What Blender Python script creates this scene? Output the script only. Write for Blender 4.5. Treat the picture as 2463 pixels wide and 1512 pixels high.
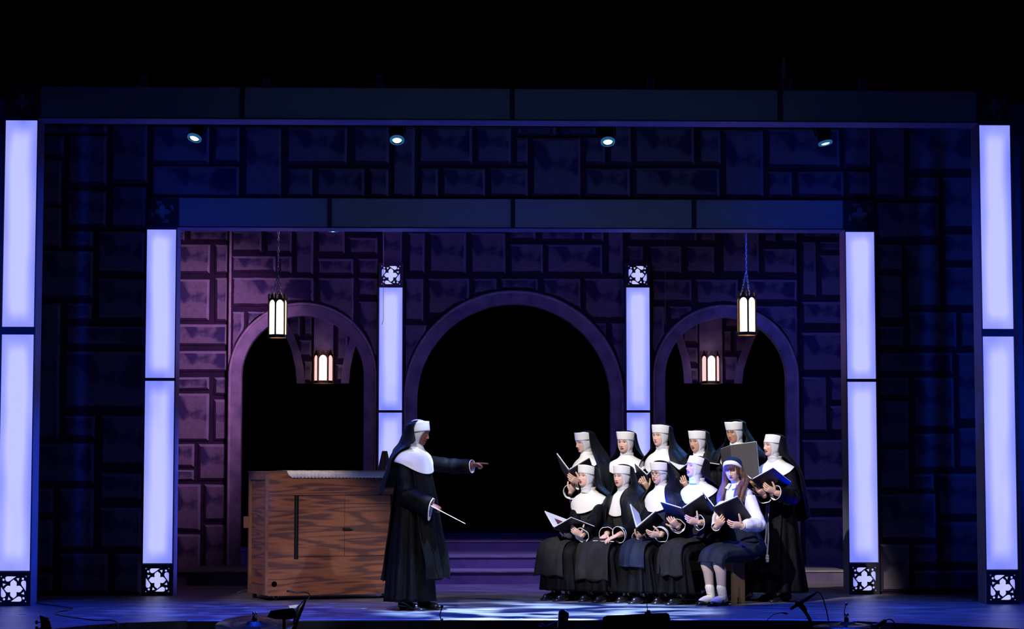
import bpy, bmesh, math, random
import numpy as np
from mathutils import Vector, Matrix
from mathutils.bvhtree import BVHTree
random.seed(7); RNG = np.random.default_rng(7)
PI = math.pi
for o in list(bpy.data.objects): bpy.data.objects.remove(o)
C = bpy.context.scene.collection
SC = bpy.context.scene
# ------------------------------------------------------------------ camera
FPX = 5102.125; CAM = Vector((-0.57956, -19.1531, 1.15334)); PITCH = .07593; YAW = .03043
cd = bpy.data.cameras.new('camera'); cam = bpy.data.objects.new('camera', cd); C.objects.link(cam)
cd.sensor_fit = 'HORIZONTAL'; cd.sensor_width = 36; cd.lens = FPX / 2463 * 36; cd.clip_end = 200
cam.location = CAM; cam.rotation_euler = (PI/2 + PITCH, 0, -YAW); SC.camera = cam
SC.view_settings.view_transform = 'Standard'; SC.view_settings.look = 'None'
SC.view_settings.gamma = 1; SC.view_settings.use_curve_mapping = False; SC.view_settings.exposure = 0
w = bpy.data.worlds.new('world'); SC.world = w; w.use_nodes = True
w.node_tree.nodes['Background'].inputs[0].default_value = (0.0015, 0.002, 0.012, 1)
w.node_tree.nodes['Background'].inputs[1].default_value = 1.0
# ------------------------------------------------------------------ lights
def look(o, tgt):
    d = Vector(tgt) - o.location
    o.rotation_euler = d.to_track_quat('-Z', 'Y').to_euler()
def spot(name, loc, tgt, power, col, ang, blend=.5, size=.15, gobo=False):
    l = bpy.data.lights.new(name, 'SPOT'); l.energy = power; l.color = col
    l.spot_size = math.radians(ang); l.spot_blend = blend; l.shadow_soft_size = size
    o = bpy.data.objects.new(name, l); C.objects.link(o); o.location = loc; look(o, tgt)
    if gobo:
        l.use_nodes = True; nt = l.node_tree; em = nt.nodes['Emission']
        tc = nt.nodes.new('ShaderNodeTexCoord'); mp = nt.nodes.new('ShaderNodeMapping')
        mp.inputs['Scale'].default_value = gobo
        sep = nt.nodes.new('ShaderNodeSeparateXYZ'); dv = nt.nodes.new('ShaderNodeVectorMath'); dv.operation = 'DIVIDE'
        cb = nt.nodes.new('ShaderNodeCombineXYZ')
        nt.links.new(tc.outputs['Normal'], sep.inputs[0])
        for i in range(3): nt.links.new(sep.outputs['Z'], cb.inputs[i])
        nt.links.new(tc.outputs['Normal'], dv.inputs[0]); nt.links.new(cb.outputs[0], dv.inputs[1])
        nt.links.new(dv.outputs[0], mp.inputs[0])
        nz = nt.nodes.new('ShaderNodeTexNoise'); nz.inputs['Scale'].default_value = 1; nz.inputs['Detail'].default_value = 1.5
        nt.links.new(mp.outputs[0], nz.inputs['Vector'])
        cr = nt.nodes.new('ShaderNodeValToRGB'); cr.color_ramp.elements[0].position = .44; cr.color_ramp.elements[1].position = .6
        nt.links.new(nz.outputs['Fac'], cr.inputs[0]); nt.links.new(cr.outputs[0], em.inputs['Color'])
    return o
WARM = (1, .93, .87); LAV = (.80, .80, 1); BLUE = (.012, .055, 1); CY = (.08, .32, 1); MAG = (.75, .22, .9)
spot('front_key_choir_left', (-4.4, -9.3, 9.2), (1.54, .78, .97), 9800, WARM, 11.0, .22, .12)
spot('front_key_choir_right', (5.5, -9, 9.0), (1.75, .6, .92), 1900, (.78, .8, 1), 10.5, .35, .12)
spot('front_key_conductor', (-2.2, -9, 9.0), (-.62, -.6, .90), 2500, (1, .92, .88), 10.5, .35, .1)
spot('front_key_conductor_right', (5.0, -10, 9.0), (-.45, -.7, 1.15), 2100, (.95, .9, 1), 8.6, .5, .1)
spot('front_fill_crate', (-5.5, -13, 6.5), (-2.05, .7, .55), 5200, (1, .80, .74), 6.6, .35, .1)
spot('rear_rim_right', (4.2, 3.4, 4.3), (1.9, .4, 1.1), 520, CY, 34, .6, .1)
spot('rear_rim_left', (-3.0, 1.2, 4.4), (-.9, -.6, 1.1), 520, (.05, .16, 1), 24, .6, .1)
spot('rear_rim_centre', (.6, 1.3, 4.2), (1.6, .5, .6), 200, CY, 60, .6, .1)
for i, x in enumerate((-4.2, -2.6, -.9, .9, 2.6, 4.2)):
    spot('overhead_blue', (x, -1.4, 6.2), (x*1.02, -1.5, 0), 1050, BLUE, 50, .9, .2)
spot('gobo_wash_centre', (.0, -2.2, 6.6), (.28, -.95, 0), 21000, (.42, .60, 1), 27, .7, .02, gobo=(13, 15, 13))
spot('gobo_wash_right', (3.4, -1.8, 6.4), (3.3, -.9, 0), 650, (.08, .22, 1), 30, .9, .02, gobo=(22, 22, 22))
spot('gobo_wash_left', (-2.2, -1.8, 6.4), (-2.3, -.8, 0), 2400, (.12, .20, 1), 30, .9, .02, gobo=(22, 22, 22))
spot('magenta_wall_left', (-1.6, 2.4, 3.9), (-3.9, 5.2, 2.3), 500, (.66, .31, .80), 56, .9, .2)
spot('violet_wall_left', (-.9, 2.0, 3.6), (-2.3, 5.2, 3.1), 38, (.36, .15, .9), 60, .9, .2)
spot('violet_rear_left', (-.8, 5.5, 3.4), (-2.2, 6.7, 2.6), 16, (.22, .10, 1), 90, .9, .1)
spot('violet_rear_right', (.9, 5.5, 3.4), (2.5, 6.7, 2.6), 10, (.2, .10, 1), 90, .9, .1)
spot('violet_floor_rear', (.2, 2.4, 3.3), (.1, 3.6, 0), 620, (.34, .24, 1), 80, .9, .2)
spot('violet_wall_centre', (0, 1.9, 3.9), (0, 5.2, 2.6), 60, (.10, .05, 1), 110, .8, .3)
spot('blue_wall_right', (2.6, 2.2, 3.6), (3.9, 5.2, 1.9), 120, (.04, .08, 1), 80, .8, .3)
for sx in (-1, 1): spot('side_leg_blue', (sx*5.6, -2.5, 2.0), (sx*5.0, .25, 2.4), 150, (0, .06, 1), 75, .8, .1)
for z_ in (1.0, 3.1):
    spot('blue_side_left', (-.5, .15, z_), (-4.29, .15, z_-.1), 1100 if z_ < 2 else 420, (0, .07, 1), 34, .8, .1)
    spot('blue_side_right', (.5, .15, z_), (4.29, .15, z_-.1), 900 if z_ < 2 else 400, (0, .05, 1), 34, .8, .1)
    spot('inner_side_left', (-.2, 1.76, z_), (-3.23, 1.76, z_-.1), 1000 if z_ < 2 else 320, (.10, .12, 1), 36, .8, .1)
    spot('inner_side_right', (.3, 1.76, z_), (3.35, 1.76, z_-.1), 360 if z_ < 2 else 110, (.55, .22, .85), 36, .8, .1)
for x in (-2.9, 0, 2.9):
    spot('blue_uplight_beam', (x, .15, .2), (x, .15, 4), 160, (0, .012, 1), 62, .7, .1)
    spot('blue_uplight_inner_beam', (x*.8, 1.75, .2), (x*.8, 1.75, 4), 200, (.01, .03, 1), 62, .7, .1)
spot('steel_front_beam', (0, -7, 1.2), (0, 1.0, 4.3), 45, (.20, .42, 1), 50, .8, .3)
# ------------------------------------------------------------------ pixel <-> world helpers (built once, everything stands at real depth)
_c, _s = math.cos(YAW), math.sin(YAW); _cp, _sp = math.cos(PITCH), math.sin(PITCH)
FW = Vector((_s*_cp, _c*_cp, _sp)); RT = Vector((_c, -_s, 0)); UP = Vector((-_s*_sp, -_c*_sp, _cp))
def ray(px, py): return FW + RT*((px-1231.5)/FPX) + UP*((756-py)/FPX)
def P(px, py, Y):
    d = ray(px, py); return CAM + d*((Y-CAM.y)/d.y)
def G(px, py, z=0.0):
    d = ray(px, py); return CAM + d*((z-CAM.z)/d.z)
# ------------------------------------------------------------------ materials
def ramp(nt, stops, src=None):
    cr = nt.nodes.new('ShaderNodeValToRGB'); e = cr.color_ramp.elements
    while len(e) < len(stops): e.new(.5)
    for k, (p, c) in enumerate(stops):
        e[k].position = p; e[k].color = (*c, 1) if len(c) == 3 else c
    if src is not None: nt.links.new(src, cr.inputs[0])
    return cr
def noise(nt, scale=5, detail=4, stretch=None, coord='Object', dist=0.0):
    tc = nt.nodes.new('ShaderNodeTexCoord'); n = nt.nodes.new('ShaderNodeTexNoise')
    n.inputs['Scale'].default_value = scale; n.inputs['Detail'].default_value = detail; n.inputs['Distortion'].default_value = dist
    if stretch:
        mp = nt.nodes.new('ShaderNodeMapping'); mp.inputs['Scale'].default_value = stretch
        nt.links.new(tc.outputs[coord], mp.inputs[0]); nt.links.new(mp.outputs[0], n.inputs['Vector'])
    else: nt.links.new(tc.outputs[coord], n.inputs['Vector'])
    return n
def mat(name, col, rough=.6, col2=None, ns=6, bump=0, bs=40, metal=0, sheen=0, sheen_col=None, stretch=None, spec=.5, emit=None, es=1, coat=0, wrinkle=0):
    m = bpy.data.materials.new(name); m.use_nodes = True; nt = m.node_tree; b = nt.nodes['Principled BSDF']
    b.inputs['Base Color'].default_value = (*col, 1); b.inputs['Roughness'].default_value = rough
    b.inputs['Metallic'].default_value = metal; b.inputs['Specular IOR Level'].default_value = spec
    if coat: b.inputs['Coat Weight'].default_value = coat
    if sheen:
        b.inputs['Sheen Weight'].default_value = sheen; b.inputs['Sheen Roughness'].default_value = .4
        if sheen_col: b.inputs['Sheen Tint'].default_value = (*sheen_col, 1)
    if col2:
        n = noise(nt, ns, 5, stretch); r = ramp(nt, [(.35, col), (.65, col2)], n.outputs['Fac'])
        nt.links.new(r.outputs[0], b.inputs['Base Color'])
    if bump:
        n2 = noise(nt, bs, 4, stretch); bp = nt.nodes.new('ShaderNodeBump'); bp.inputs['Strength'].default_value = bump; bp.inputs['Distance'].default_value = .01
        nt.links.new(n2.outputs['Fac'], bp.inputs['Height']); nt.links.new(bp.outputs[0], b.inputs['Normal'])
    if wrinkle:
        n3 = noise(nt, 1.0, 3, (9, 9, 1.8), dist=.4); bq = nt.nodes.new('ShaderNodeBump'); bq.inputs['Strength'].default_value = wrinkle; bq.inputs['Distance'].default_value = .03
        nt.links.new(n3.outputs['Fac'], bq.inputs['Height'])
        if bump: nt.links.new(bp.outputs[0], bq.inputs['Normal'])
        nt.links.new(bq.outputs[0], b.inputs['Normal'])
    if emit:
        b.inputs['Emission Color'].default_value = (*emit, 1); b.inputs['Emission Strength'].default_value = es
    return m
M = {}
M['black_cloth'] = mat('black_cloth', (.0020, .0022, .0030), .65, (.0034, .0038, .0052), 9, .2, 300, sheen=.004, sheen_col=(.7, .8, 1), spec=.10, wrinkle=.9)
M['charcoal_cloth'] = mat('charcoal_cloth', (.014, .014, .016), .9, (.022, .022, .026), 12, .3, 350, sheen=.006, spec=.15, wrinkle=.7)
M['veil_cloth'] = mat('veil_cloth', (.0022, .0028, .0045), .55, (.004, .005, .009), 8, .1, 260, sheen=.008, sheen_col=(.6, .75, 1), spec=.2, wrinkle=.6)
M['navy_cloth'] = mat('navy_cloth', (.006, .010, .030), .75, (.009, .015, .042), 8, .2, 260, spec=.25, wrinkle=.6)
M['white_cloth'] = mat('white_cloth', (.82, .80, .78), .8, (.77, .75, .75), 6, .06, 60, spec=.2)
M['coif_cloth'] = mat('coif_cloth', (.66, .64, .67), .85, (.60, .59, .62), 14, .15, 70, spec=.2)
M['blouse_cloth'] = mat('blouse_cloth', (.78, .77, .79), .6, (.72, .71, .75), 10, .35, 22, spec=.3)
def skinmat(n, c): return mat(n, c, .5, tuple(x*.9 for x in c), 14, .05, 120, spec=.35)
M['skin_fair'] = skinmat('skin_fair', (.72, .45, .36)); M['skin_olive'] = skinmat('skin_olive', (.55, .31, .21)); M['skin_dark'] = skinmat('skin_dark', (.20, .07, .04))
M['skin_tan'] = skinmat('skin_tan', (.48, .25, .15))
M['lip_rose'] = mat('lip_rose', (.42, .10, .10), .4); M['lip_dark'] = mat('lip_dark', (.20, .06, .06), .35)
M['mouth_inside'] = mat('mouth_inside', (.06, .012, .014), .6); M['teeth'] = mat('teeth', (.75, .72, .68), .3)
M['eye_white'] = mat('eye_white', (.62, .62, .64), .25); M['iris'] = mat('iris', (.03, .022, .02), .15); M['lash'] = mat('lash', (.02, .012, .01), .7)
M['brow_brown'] = mat('brow_brown', (.10, .05, .03), .8)
M['hair_brown'] = mat('hair_brown', (.055, .022, .012), .45, (.14, .065, .035), 1.0, .6, 3, stretch=(60, 60, 3), spec=.5)
M['shoe_black'] = mat('shoe_black', (.008, .008, .010), .18, spec=.7, coat=.5)
M['tights'] = mat('tights', (.50, .40, .40), .7, spec=.2)
M['sock_white'] = mat('sock_white', (.78, .76, .76), .8, bump=.3, bs=200)
M['rope_white'] = mat('rope_white', (.72, .69, .62), .85, bump=.4, bs=150)
M['folder_black'] = mat('folder_black', (.006, .006, .008), .45, spec=.4)
M['folder_grey'] = mat('folder_grey', (.035, .032, .035), .6, (.045, .04, .042), 60, .1, 200)
M['folder_maroon'] = mat('folder_maroon', (.10, .008, .02), .6)
M['paper'] = mat('paper', (.80, .80, .82), .7)
M['metal_black'] = mat('metal_black', (.01, .01, .012), .35, metal=.4)
M['metal_chrome'] = mat('metal_chrome', (.6, .6, .62), .2, metal=1)
M['plastic_blue'] = mat('plastic_blue', (.03, .06, .30), .35)
M['brass'] = mat('brass', (.32, .20, .08), .35, (.22, .13, .05), 20, .2, 60, metal=.85)
M['chain_grey'] = mat('chain_grey', (.35, .35, .37), .35, metal=.7)
M['portal_frame'] = mat('portal_frame', (.11, .11, .17), .55, (.085, .085, .14), 5, .15, 60)
M['portal_dark'] = mat('portal_dark', (.018, .018, .03), .5, (.028, .028, .045), 8, .1, 60)
M['acrylic_unlit'] = mat('acrylic_unlit', (.36, .40, .39), .45, (.31, .35, .34), 60, .2, 220)
M['void_black'] = mat('void_black', (.0015, .0015, .0018), 1, spec=0)
M['drape_black'] = mat('drape_black', (.0022, .0022, .003), 1, (.003, .003, .004), 3, spec=0)
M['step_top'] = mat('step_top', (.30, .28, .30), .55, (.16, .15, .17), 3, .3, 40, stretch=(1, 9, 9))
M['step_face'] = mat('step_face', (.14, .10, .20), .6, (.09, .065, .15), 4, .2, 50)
M['step_nose'] = mat('step_nose', (.34, .20, .12), .6)
M['blue_paint'] = mat('blue_paint', (.05, .07, .28), .6)
M['tan_ply'] = mat('tan_ply', (.42, .25, .12), .6, (.34, .19, .09), 5, .1, 80, stretch=(9, 9, 1))
M['wood_edge'] = mat('wood_edge', (.20, .10, .06), .5, (.13, .06, .045), 7, .2, 50)
M['lace'] = mat('lace', (.92, .90, .90), .85, (.80, .78, .80), 40, .4, 150)
M['trim_stone'] = mat('trim_stone', (.36, .29, .35), .6, (.17, .13, .20), 4.5, .3, 12)
M['trim_bead'] = mat('trim_bead', (.50, .40, .45), .45, (.36, .28, .33), 9, .4, 16)
M['tape_pink'] = mat('tape_pink', (.6, .08, .2), .5); M['tape_white'] = mat('tape_white', (.7, .72, .7), .5); M['tape_green'] = mat('tape_green', (.15, .8, .5), .5); M['tape_yellow'] = mat('tape_yellow', (.7, .6, .2), .5)
M['strap_brown'] = mat('strap_brown', (.50, .26, .16), .8)
def emis(name, col, s):
    m = bpy.data.materials.new(name); m.use_nodes = True; nt = m.node_tree; nt.nodes.clear()
    e = nt.nodes.new('ShaderNodeEmission'); o = nt.nodes.new('ShaderNodeOutputMaterial'); nt.links.new(e.outputs[0], o.inputs[0])
    e.inputs[0].default_value = (*col, 1); e.inputs[1].default_value = s; return m
M['lamp_lens'] = emis('lamp_lens', (.55, .85, 1), 3.0)
M['lamp_ring'] = emis('lamp_ring', (.02, .12, .30), .8)
M['lantern_warm'] = emis('lantern_warm', (1, .88, .78), 2.6)
M['lantern_pink'] = emis('lantern_pink', (1, .62, .62), 1.05)
M['lantern_hot'] = emis('lantern_hot', (1, .88, .84), 1.5)
# opal acrylic; soft led band up each panel is painted into the emission
def lightbox_mat():
    m = bpy.data.materials.new('lightbox_glow'); m.use_nodes = True; nt = m.node_tree; nt.nodes.clear()
    e = nt.nodes.new('ShaderNodeEmission'); o = nt.nodes.new('ShaderNodeOutputMaterial'); nt.links.new(e.outputs[0], o.inputs[0])
    tc = nt.nodes.new('ShaderNodeTexCoord'); sp = nt.nodes.new('ShaderNodeSeparateXYZ'); nt.links.new(tc.outputs['UV'], sp.inputs[0])
    def edge(sock, k):   # 0 at the rim, 1 towards the middle
        a = nt.nodes.new('ShaderNodeMath'); a.operation = 'SUBTRACT'; a.inputs[1].default_value = .5; nt.links.new(sock, a.inputs[0])
        b = nt.nodes.new('ShaderNodeMath'); b.operation = 'ABSOLUTE'; nt.links.new(a.outputs[0], b.inputs[0])
        c = nt.nodes.new('ShaderNodeMapRange'); c.interpolation_type = 'SMOOTHSTEP'; c.inputs[1].default_value = .5; c.inputs[2].default_value = k
        nt.links.new(b.outputs[0], c.inputs[0]); return c.outputs[0]
    ex = edge(sp.outputs['X'], .12); ez = edge(sp.outputs['Y'], .40)
    n = noise(nt, 1.0, 2, (3.2, 3.2, .8)); 
    mul = nt.nodes.new('ShaderNodeMath'); mul.operation = 'MULTIPLY'; nt.links.new(ex, mul.inputs[0]); nt.links.new(ez, mul.inputs[1])
    ad = nt.nodes.new('ShaderNodeMath'); ad.operation = 'MULTIPLY_ADD'; ad.inputs[1].default_value = .55; nt.links.new(mul.outputs[0], ad.inputs[0]); nt.links.new(n.outputs['Fac'], ad.inputs[2])
    r = ramp(nt, [(.35, (.20, .24, .98)), (.75, (.40, .43, 1.0)), (1.0, (.54, .57, 1.0))], ad.outputs[0])
    nt.links.new(r.outputs[0], e.inputs[0]); e.inputs[1].default_value = 1.0
    return m
M['lightbox_glow'] = lightbox_mat()
# painted scenery stone: mottled mauve-grey wash
def stonemat(name, a, b):
    m = bpy.data.materials.new(name); m.use_nodes = True; nt = m.node_tree; bs = nt.nodes['Principled BSDF']
    n = noise(nt, 1.7, 4, None, 'Object', .6); r = ramp(nt, [(.44, b), (.50, a)], n.outputs['Fac'])
    n2 = noise(nt, 30, 5); mx = nt.nodes.new('ShaderNodeMix'); mx.data_type = 'RGBA'; mx.blend_type = 'MULTIPLY'; mx.inputs[0].default_value = .5
    r2 = ramp(nt, [(.3, (.55, .55, .55)), (.7, (1, 1, 1))], n2.outputs['Fac'])
    nt.links.new(r.outputs[0], mx.inputs[6]); nt.links.new(r2.outputs[0], mx.inputs[7]); nt.links.new(mx.outputs[2], bs.inputs['Base Color'])
    bs.inputs['Roughness'].default_value = .8; bs.inputs['Specular IOR Level'].default_value = .2
    return m
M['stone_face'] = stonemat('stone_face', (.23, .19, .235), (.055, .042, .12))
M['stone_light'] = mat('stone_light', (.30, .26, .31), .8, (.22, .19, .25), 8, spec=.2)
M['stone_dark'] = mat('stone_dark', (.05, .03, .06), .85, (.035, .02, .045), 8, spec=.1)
M['wall_base'] = mat('wall_base', (.045, .028, .055), .9, (.03, .018, .04), 4, spec=.1)
# plywood with swirling cathedral grain
def plymat():
    m = bpy.data.materials.new('stained_plywood'); m.use_nodes = True; nt = m.node_tree; b = nt.nodes['Principled BSDF']
    n = noise(nt, 1.0, 2.2, (.65, .65, 8.5), 'Object', .3)
    mu = nt.nodes.new('ShaderNodeMath'); mu.operation = 'MULTIPLY'; mu.inputs[1].default_value = 44; nt.links.new(n.outputs['Fac'], mu.inputs[0])
    sn = nt.nodes.new('ShaderNodeMath'); sn.operation = 'SINE'; nt.links.new(mu.outputs[0], sn.inputs[0])
    r = ramp(nt, [(.10, (.26, .10, .05)), (.60, (.20, .075, .042)), (.85, (.10, .042, .038))], None)
    mr = nt.nodes.new('ShaderNodeMapRange'); mr.inputs[1].default_value = -1; mr.inputs[2].default_value = 1; nt.links.new(sn.outputs[0], mr.inputs[0])
    nt.links.new(mr.outputs[0], r.inputs[0])
    n2 = noise(nt, 1.0, 6, (8, 8, 160)); mx = nt.nodes.new('ShaderNodeMix'); mx.data_type = 'RGBA'; mx.blend_type = 'MULTIPLY'; mx.inputs[0].default_value = .7
    r2 = ramp(nt, [(.3, (.6, .6, .6)), (.7, (1.1, 1.1, 1.1))], n2.outputs['Fac'])
    nt.links.new(r.outputs[0], mx.inputs[6]); nt.links.new(r2.outputs[0], mx.inputs[7]); nt.links.new(mx.outputs[2], b.inputs['Base Color'])
    b.inputs['Roughness'].default_value = .5; return m
M['plywood'] = plymat()
def floormat():
    m = bpy.data.materials.new('stage_floor_paint'); m.use_nodes = True; nt = m.node_tree; b = nt.nodes['Principled BSDF']
    n = noise(nt, 1.0, 7, (1.6, 9, 1)); r = ramp(nt, [(.30, (.06, .06, .075)), (.55, (.15, .15, .17)), (.75, (.38, .38, .42))], n.outputs['Fac'])
    nt.links.new(r.outputs[0], b.inputs['Base Color'])
    n2 = noise(nt, 1.0, 5, (3, 14, 1)); mr = nt.nodes.new('ShaderNodeMapRange'); mr.inputs[3].default_value = .28; mr.inputs[4].default_value = .5
    nt.links.new(n2.outputs['Fac'], mr.inputs[0]); nt.links.new(mr.outputs[0], b.inputs['Roughness'])
    n3 = noise(nt, 1.0, 6, (12, 60, 12)); bp = nt.nodes.new('ShaderNodeBump'); bp.inputs['Strength'].default_value = .25; bp.inputs['Distance'].default_value = .004
    nt.links.new(n3.outputs['Fac'], bp.inputs['Height']); nt.links.new(bp.outputs[0], b.inputs['Normal'])
    return m
M['stage_floor'] = floormat()
# ------------------------------------------------------------------ mesh builder
class MB:
    def __init__(s): s.v = []; s.f = []; s.m = []
    def add(s, vs, fs, m=0):
        n = len(s.v); s.v += [tuple(v) for v in vs]; s.f += [tuple(i+n for i in f) for f in fs]
        s.m += ([m]*len(fs) if isinstance(m, int) else list(m)); return s
    def xform(s, mx): s.v = [tuple(mx @ Vector(v)) for v in s.v]; return s
    def box(s, a, b, m=0, mx=None):
        x0, y0, z0 = a; x1, y1, z1 = b
        vs = [Vector(p) for p in ((x0,y0,z0),(x1,y0,z0),(x1,y1,z0),(x0,y1,z0),(x0,y0,z1),(x1,y0,z1),(x1,y1,z1),(x0,y1,z1))]
        if mx is not None: vs = [mx @ v for v in vs]
        return s.add(vs, [(0,3,2,1),(4,5,6,7),(0,1,5,4),(1,2,6,5),(2,3,7,6),(3,0,4,7)], m)
    def tube(s, path, rad, n=10, m=0, cap=True, flat=1.0, up=None, rnd=True):
        path = [Vector(p) for p in path]; k = len(path)
        rad = [rad]*k if isinstance(rad, (int, float)) else list(rad)
        if rnd and cap:   # rounded ends
            d0 = (path[0]-path[1]).normalized(); d1 = (path[-1]-path[-2]).normalized()
            path = [path[0]+d0*rad[0]*.9, path[0]+d0*rad[0]*.55] + path + [path[-1]+d1*rad[-1]*.55, path[-1]+d1*rad[-1]*.9]
            rad = [rad[0]*.3, rad[0]*.78] + rad + [rad[-1]*.78, rad[-1]*.3]; k += 4
        t = (path[1]-path[0]).normalized()
        u = Vector(up) if up else (Vector((0,0,1)) if abs(t.z) < .9 else Vector((0,1,0)))
        u = (u - t*u.dot(t)).normalized(); vs = []
        for i in range(k):
            if i == 0: tt = (path[1]-path[0])
            elif i == k-1: tt = path[-1]-path[-2]
            else: tt = (path[i+1]-path[i]).normalized()+(path[i]-path[i-1]).normalized()
            tt = tt.normalized() if tt.length > 1e-9 else t
            u = (u - tt*u.dot(tt)); u = u.normalized() if u.length > 1e-6 else Vector((1,0,0)); w_ = tt.cross(u)
            for j in range(n):
                a = 2*PI*j/n; vs.append(path[i] + (w_*math.cos(a) + u*math.sin(a)*flat)*rad[i])
        fs = [(i*n+j, i*n+(j+1)%n, (i+1)*n+(j+1)%n, (i+1)*n+j) for i in range(k-1) for j in range(n)]
        if cap: fs += [tuple(range(n))[::-1], tuple((k-1)*n+j for j in range(n))]
        return s.add(vs, fs, m)
    def grid(s, rows, m=0, closed=False, cap0=False, cap1=False):
        nr = len(rows); n = len(rows[0]); vs = [p for r in rows for p in r]; q = n if closed else n-1
        fs = [(i*n+j, i*n+(j+1)%n, (i+1)*n+(j+1)%n, (i+1)*n+j) for i in range(nr-1) for j in range(q)]
        if cap0: fs.append(tuple(range(n))[::-1])
        if cap1: fs.append(tuple((nr-1)*n+j for j in range(n)))
        return s.add(vs, fs, m)
    def ball(s, c, r, m=0, n=12, k=8):
        c = Vector(c); r = (r, r, r) if isinstance(r, (int, float)) else r
        rows = [[c + Vector((r[0]*math.sin(PI*(i+.02)/(k+.04))*math.cos(2*PI*j/n), r[1]*math.sin(PI*(i+.02)/(k+.04))*math.sin(2*PI*j/n), r[2]*math.cos(PI*(i+.02)/(k+.04)))) for j in range(n)] for i in range(k+1)]
        return s.grid(rows, m, True, True, True)
    def prism(s, poly, d, m=0):     # poly in 3-D, extruded along d
        n = len(poly); poly = [Vector(p) for p in poly]; d = Vector(d)
        return s.add(poly+[p+d for p in poly], [tuple(range(n)), tuple(range(2*n-1, n-1, -1))]+[(i, i+n, (i+1)%n+n, (i+1)%n) for i in range(n)], m)
    def mesh(s, name, mats, smooth=True):
        me = bpy.data.meshes.new(name); me.from_pydata(s.v, [], s.f)
        for m in mats: me.materials.append(M[m])
        me.polygons.foreach_set('material_index', s.m)
        if smooth: me.polygons.foreach_set('use_smooth', [True]*len(s.f))
        me.update(); 
        bm = bmesh.new(); bm.from_mesh(me); bmesh.ops.recalc_face_normals(bm, faces=bm.faces); bm.to_mesh(me); bm.free()
        return me
    def build(s, name, mats, parent=None, smooth=True, solid=0, bevel=0, auto=None):
        mats = [mats] if isinstance(mats, str) else mats
        o = bpy.data.objects.new(name, s.mesh(name, mats, smooth)); C.objects.link(o)
        if parent: o.parent = parent
        if solid:
            md = o.modifiers.new('thickness', 'SOLIDIFY'); md.thickness = solid; md.offset = 0
        if bevel:
            md = o.modifiers.new('bevel', 'BEVEL'); md.width = bevel; md.segments = 2; md.limit_method = 'ANGLE'; md.angle_limit = .6
        return o
def tag(o, label=None, cat=None, group=None, kind=None):
    if label: o['label'] = label
    if cat: o['category'] = cat
    if group: o['group'] = group
    if kind: o['kind'] = kind
    return o
def thing(name, label, cat, loc=(0,0,0), rz=0, group=None):
    o = bpy.data.objects.new(name, None); o.empty_display_size = .1; C.objects.link(o); o.location = loc; o.rotation_euler = (0,0,rz)
    return tag(o, label, cat, group)
def struct(o, label=None): return tag(o, label, kind='structure')
def empty_struct(name, label): 
    o = bpy.data.objects.new(name, None); C.objects.link(o); return tag(o, label, kind='structure')

# ------------------------------------------------------------------ stage floor, pit, black box
edge = [(-260,1545),(0,1521),(130,1512),(210,1503),(300,1497),(450,1492),(800,1490),(1100,1489),(1500,1489),(1900,1490),(2060,1493),(2200,1499),(2330,1506),(2470,1512),(2740,1530)]
ep = [G(*e) for e in edge]
poly = [(-9, -6, 0)] + [] ; 
front = [(-9.0, ep[0].y-1.2, 0)] + [tuple(p) for p in ep] + [(9.0, ep[-1].y-1.2, 0)]
top = front + [(9, 12, 0), (-9, 12, 0)]
b = MB(); b.prism(top, (0, 0, -.14)); fl = struct(b.build('floor', 'stage_floor', smooth=False), 'blue-lit painted stage floor with streaks')
b = MB(); q = [(x, y+.06, 0) for x, y, z in front]; b.prism([(x, y, -.14) for x, y, z in q] + [(x, y+.1, -.14) for x, y, z in q[::-1]], (0, 0, -1.5))
struct(b.build('trim_1', 'drape_black', smooth=False), 'black front face of the stage above the orchestra pit')
b = MB()   # bright lit band along the mid stage lip, added as a white strip
b.tube([Vector((q_.x, q_.y-.004, -.006)) for q_ in ep[5:11]], .010, 8, rnd=False); struct(b.build('trim_2', 'white_cloth'), 'thin pale strip added for the bright band along the stage lip')
b = MB(); b.box((-9, -9, -1.72), (9, -.5, -1.6)); struct(b.build('floor_pit', 'void_black', smooth=False), 'dark orchestra pit floor')
b = MB()   # black rear drape with soft folds
rows = []
for z in (0, 7.5): rows.append([(x, 9.4+.07*math.sin(x*9)+.05*math.sin(x*23+1), z) for x in np.linspace(-8, 8, 260)])
b.grid(rows); struct(b.build('wall_rear', 'drape_black'), 'black drape closing the stage behind the arches')
b = MB(); b.box((-7.4, -.15, 7.4), (7.4, 9.6, 7.5)); struct(b.build('ceiling', 'void_black', smooth=False), 'black stage ceiling above the scenery')
for sx, nm in ((-1, 'wall_side_left'), (1, 'wall_side_right')):
    b = MB(); rows = [[(sx*(7.2+.08*math.sin(y*9)), y, z) for y in np.linspace(.4, 9.4, 120)] for z in (0, 7.5)]
    b.grid(rows); struct(b.build(nm, 'drape_black'), 'black masking drape at the side of the stage')
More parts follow.
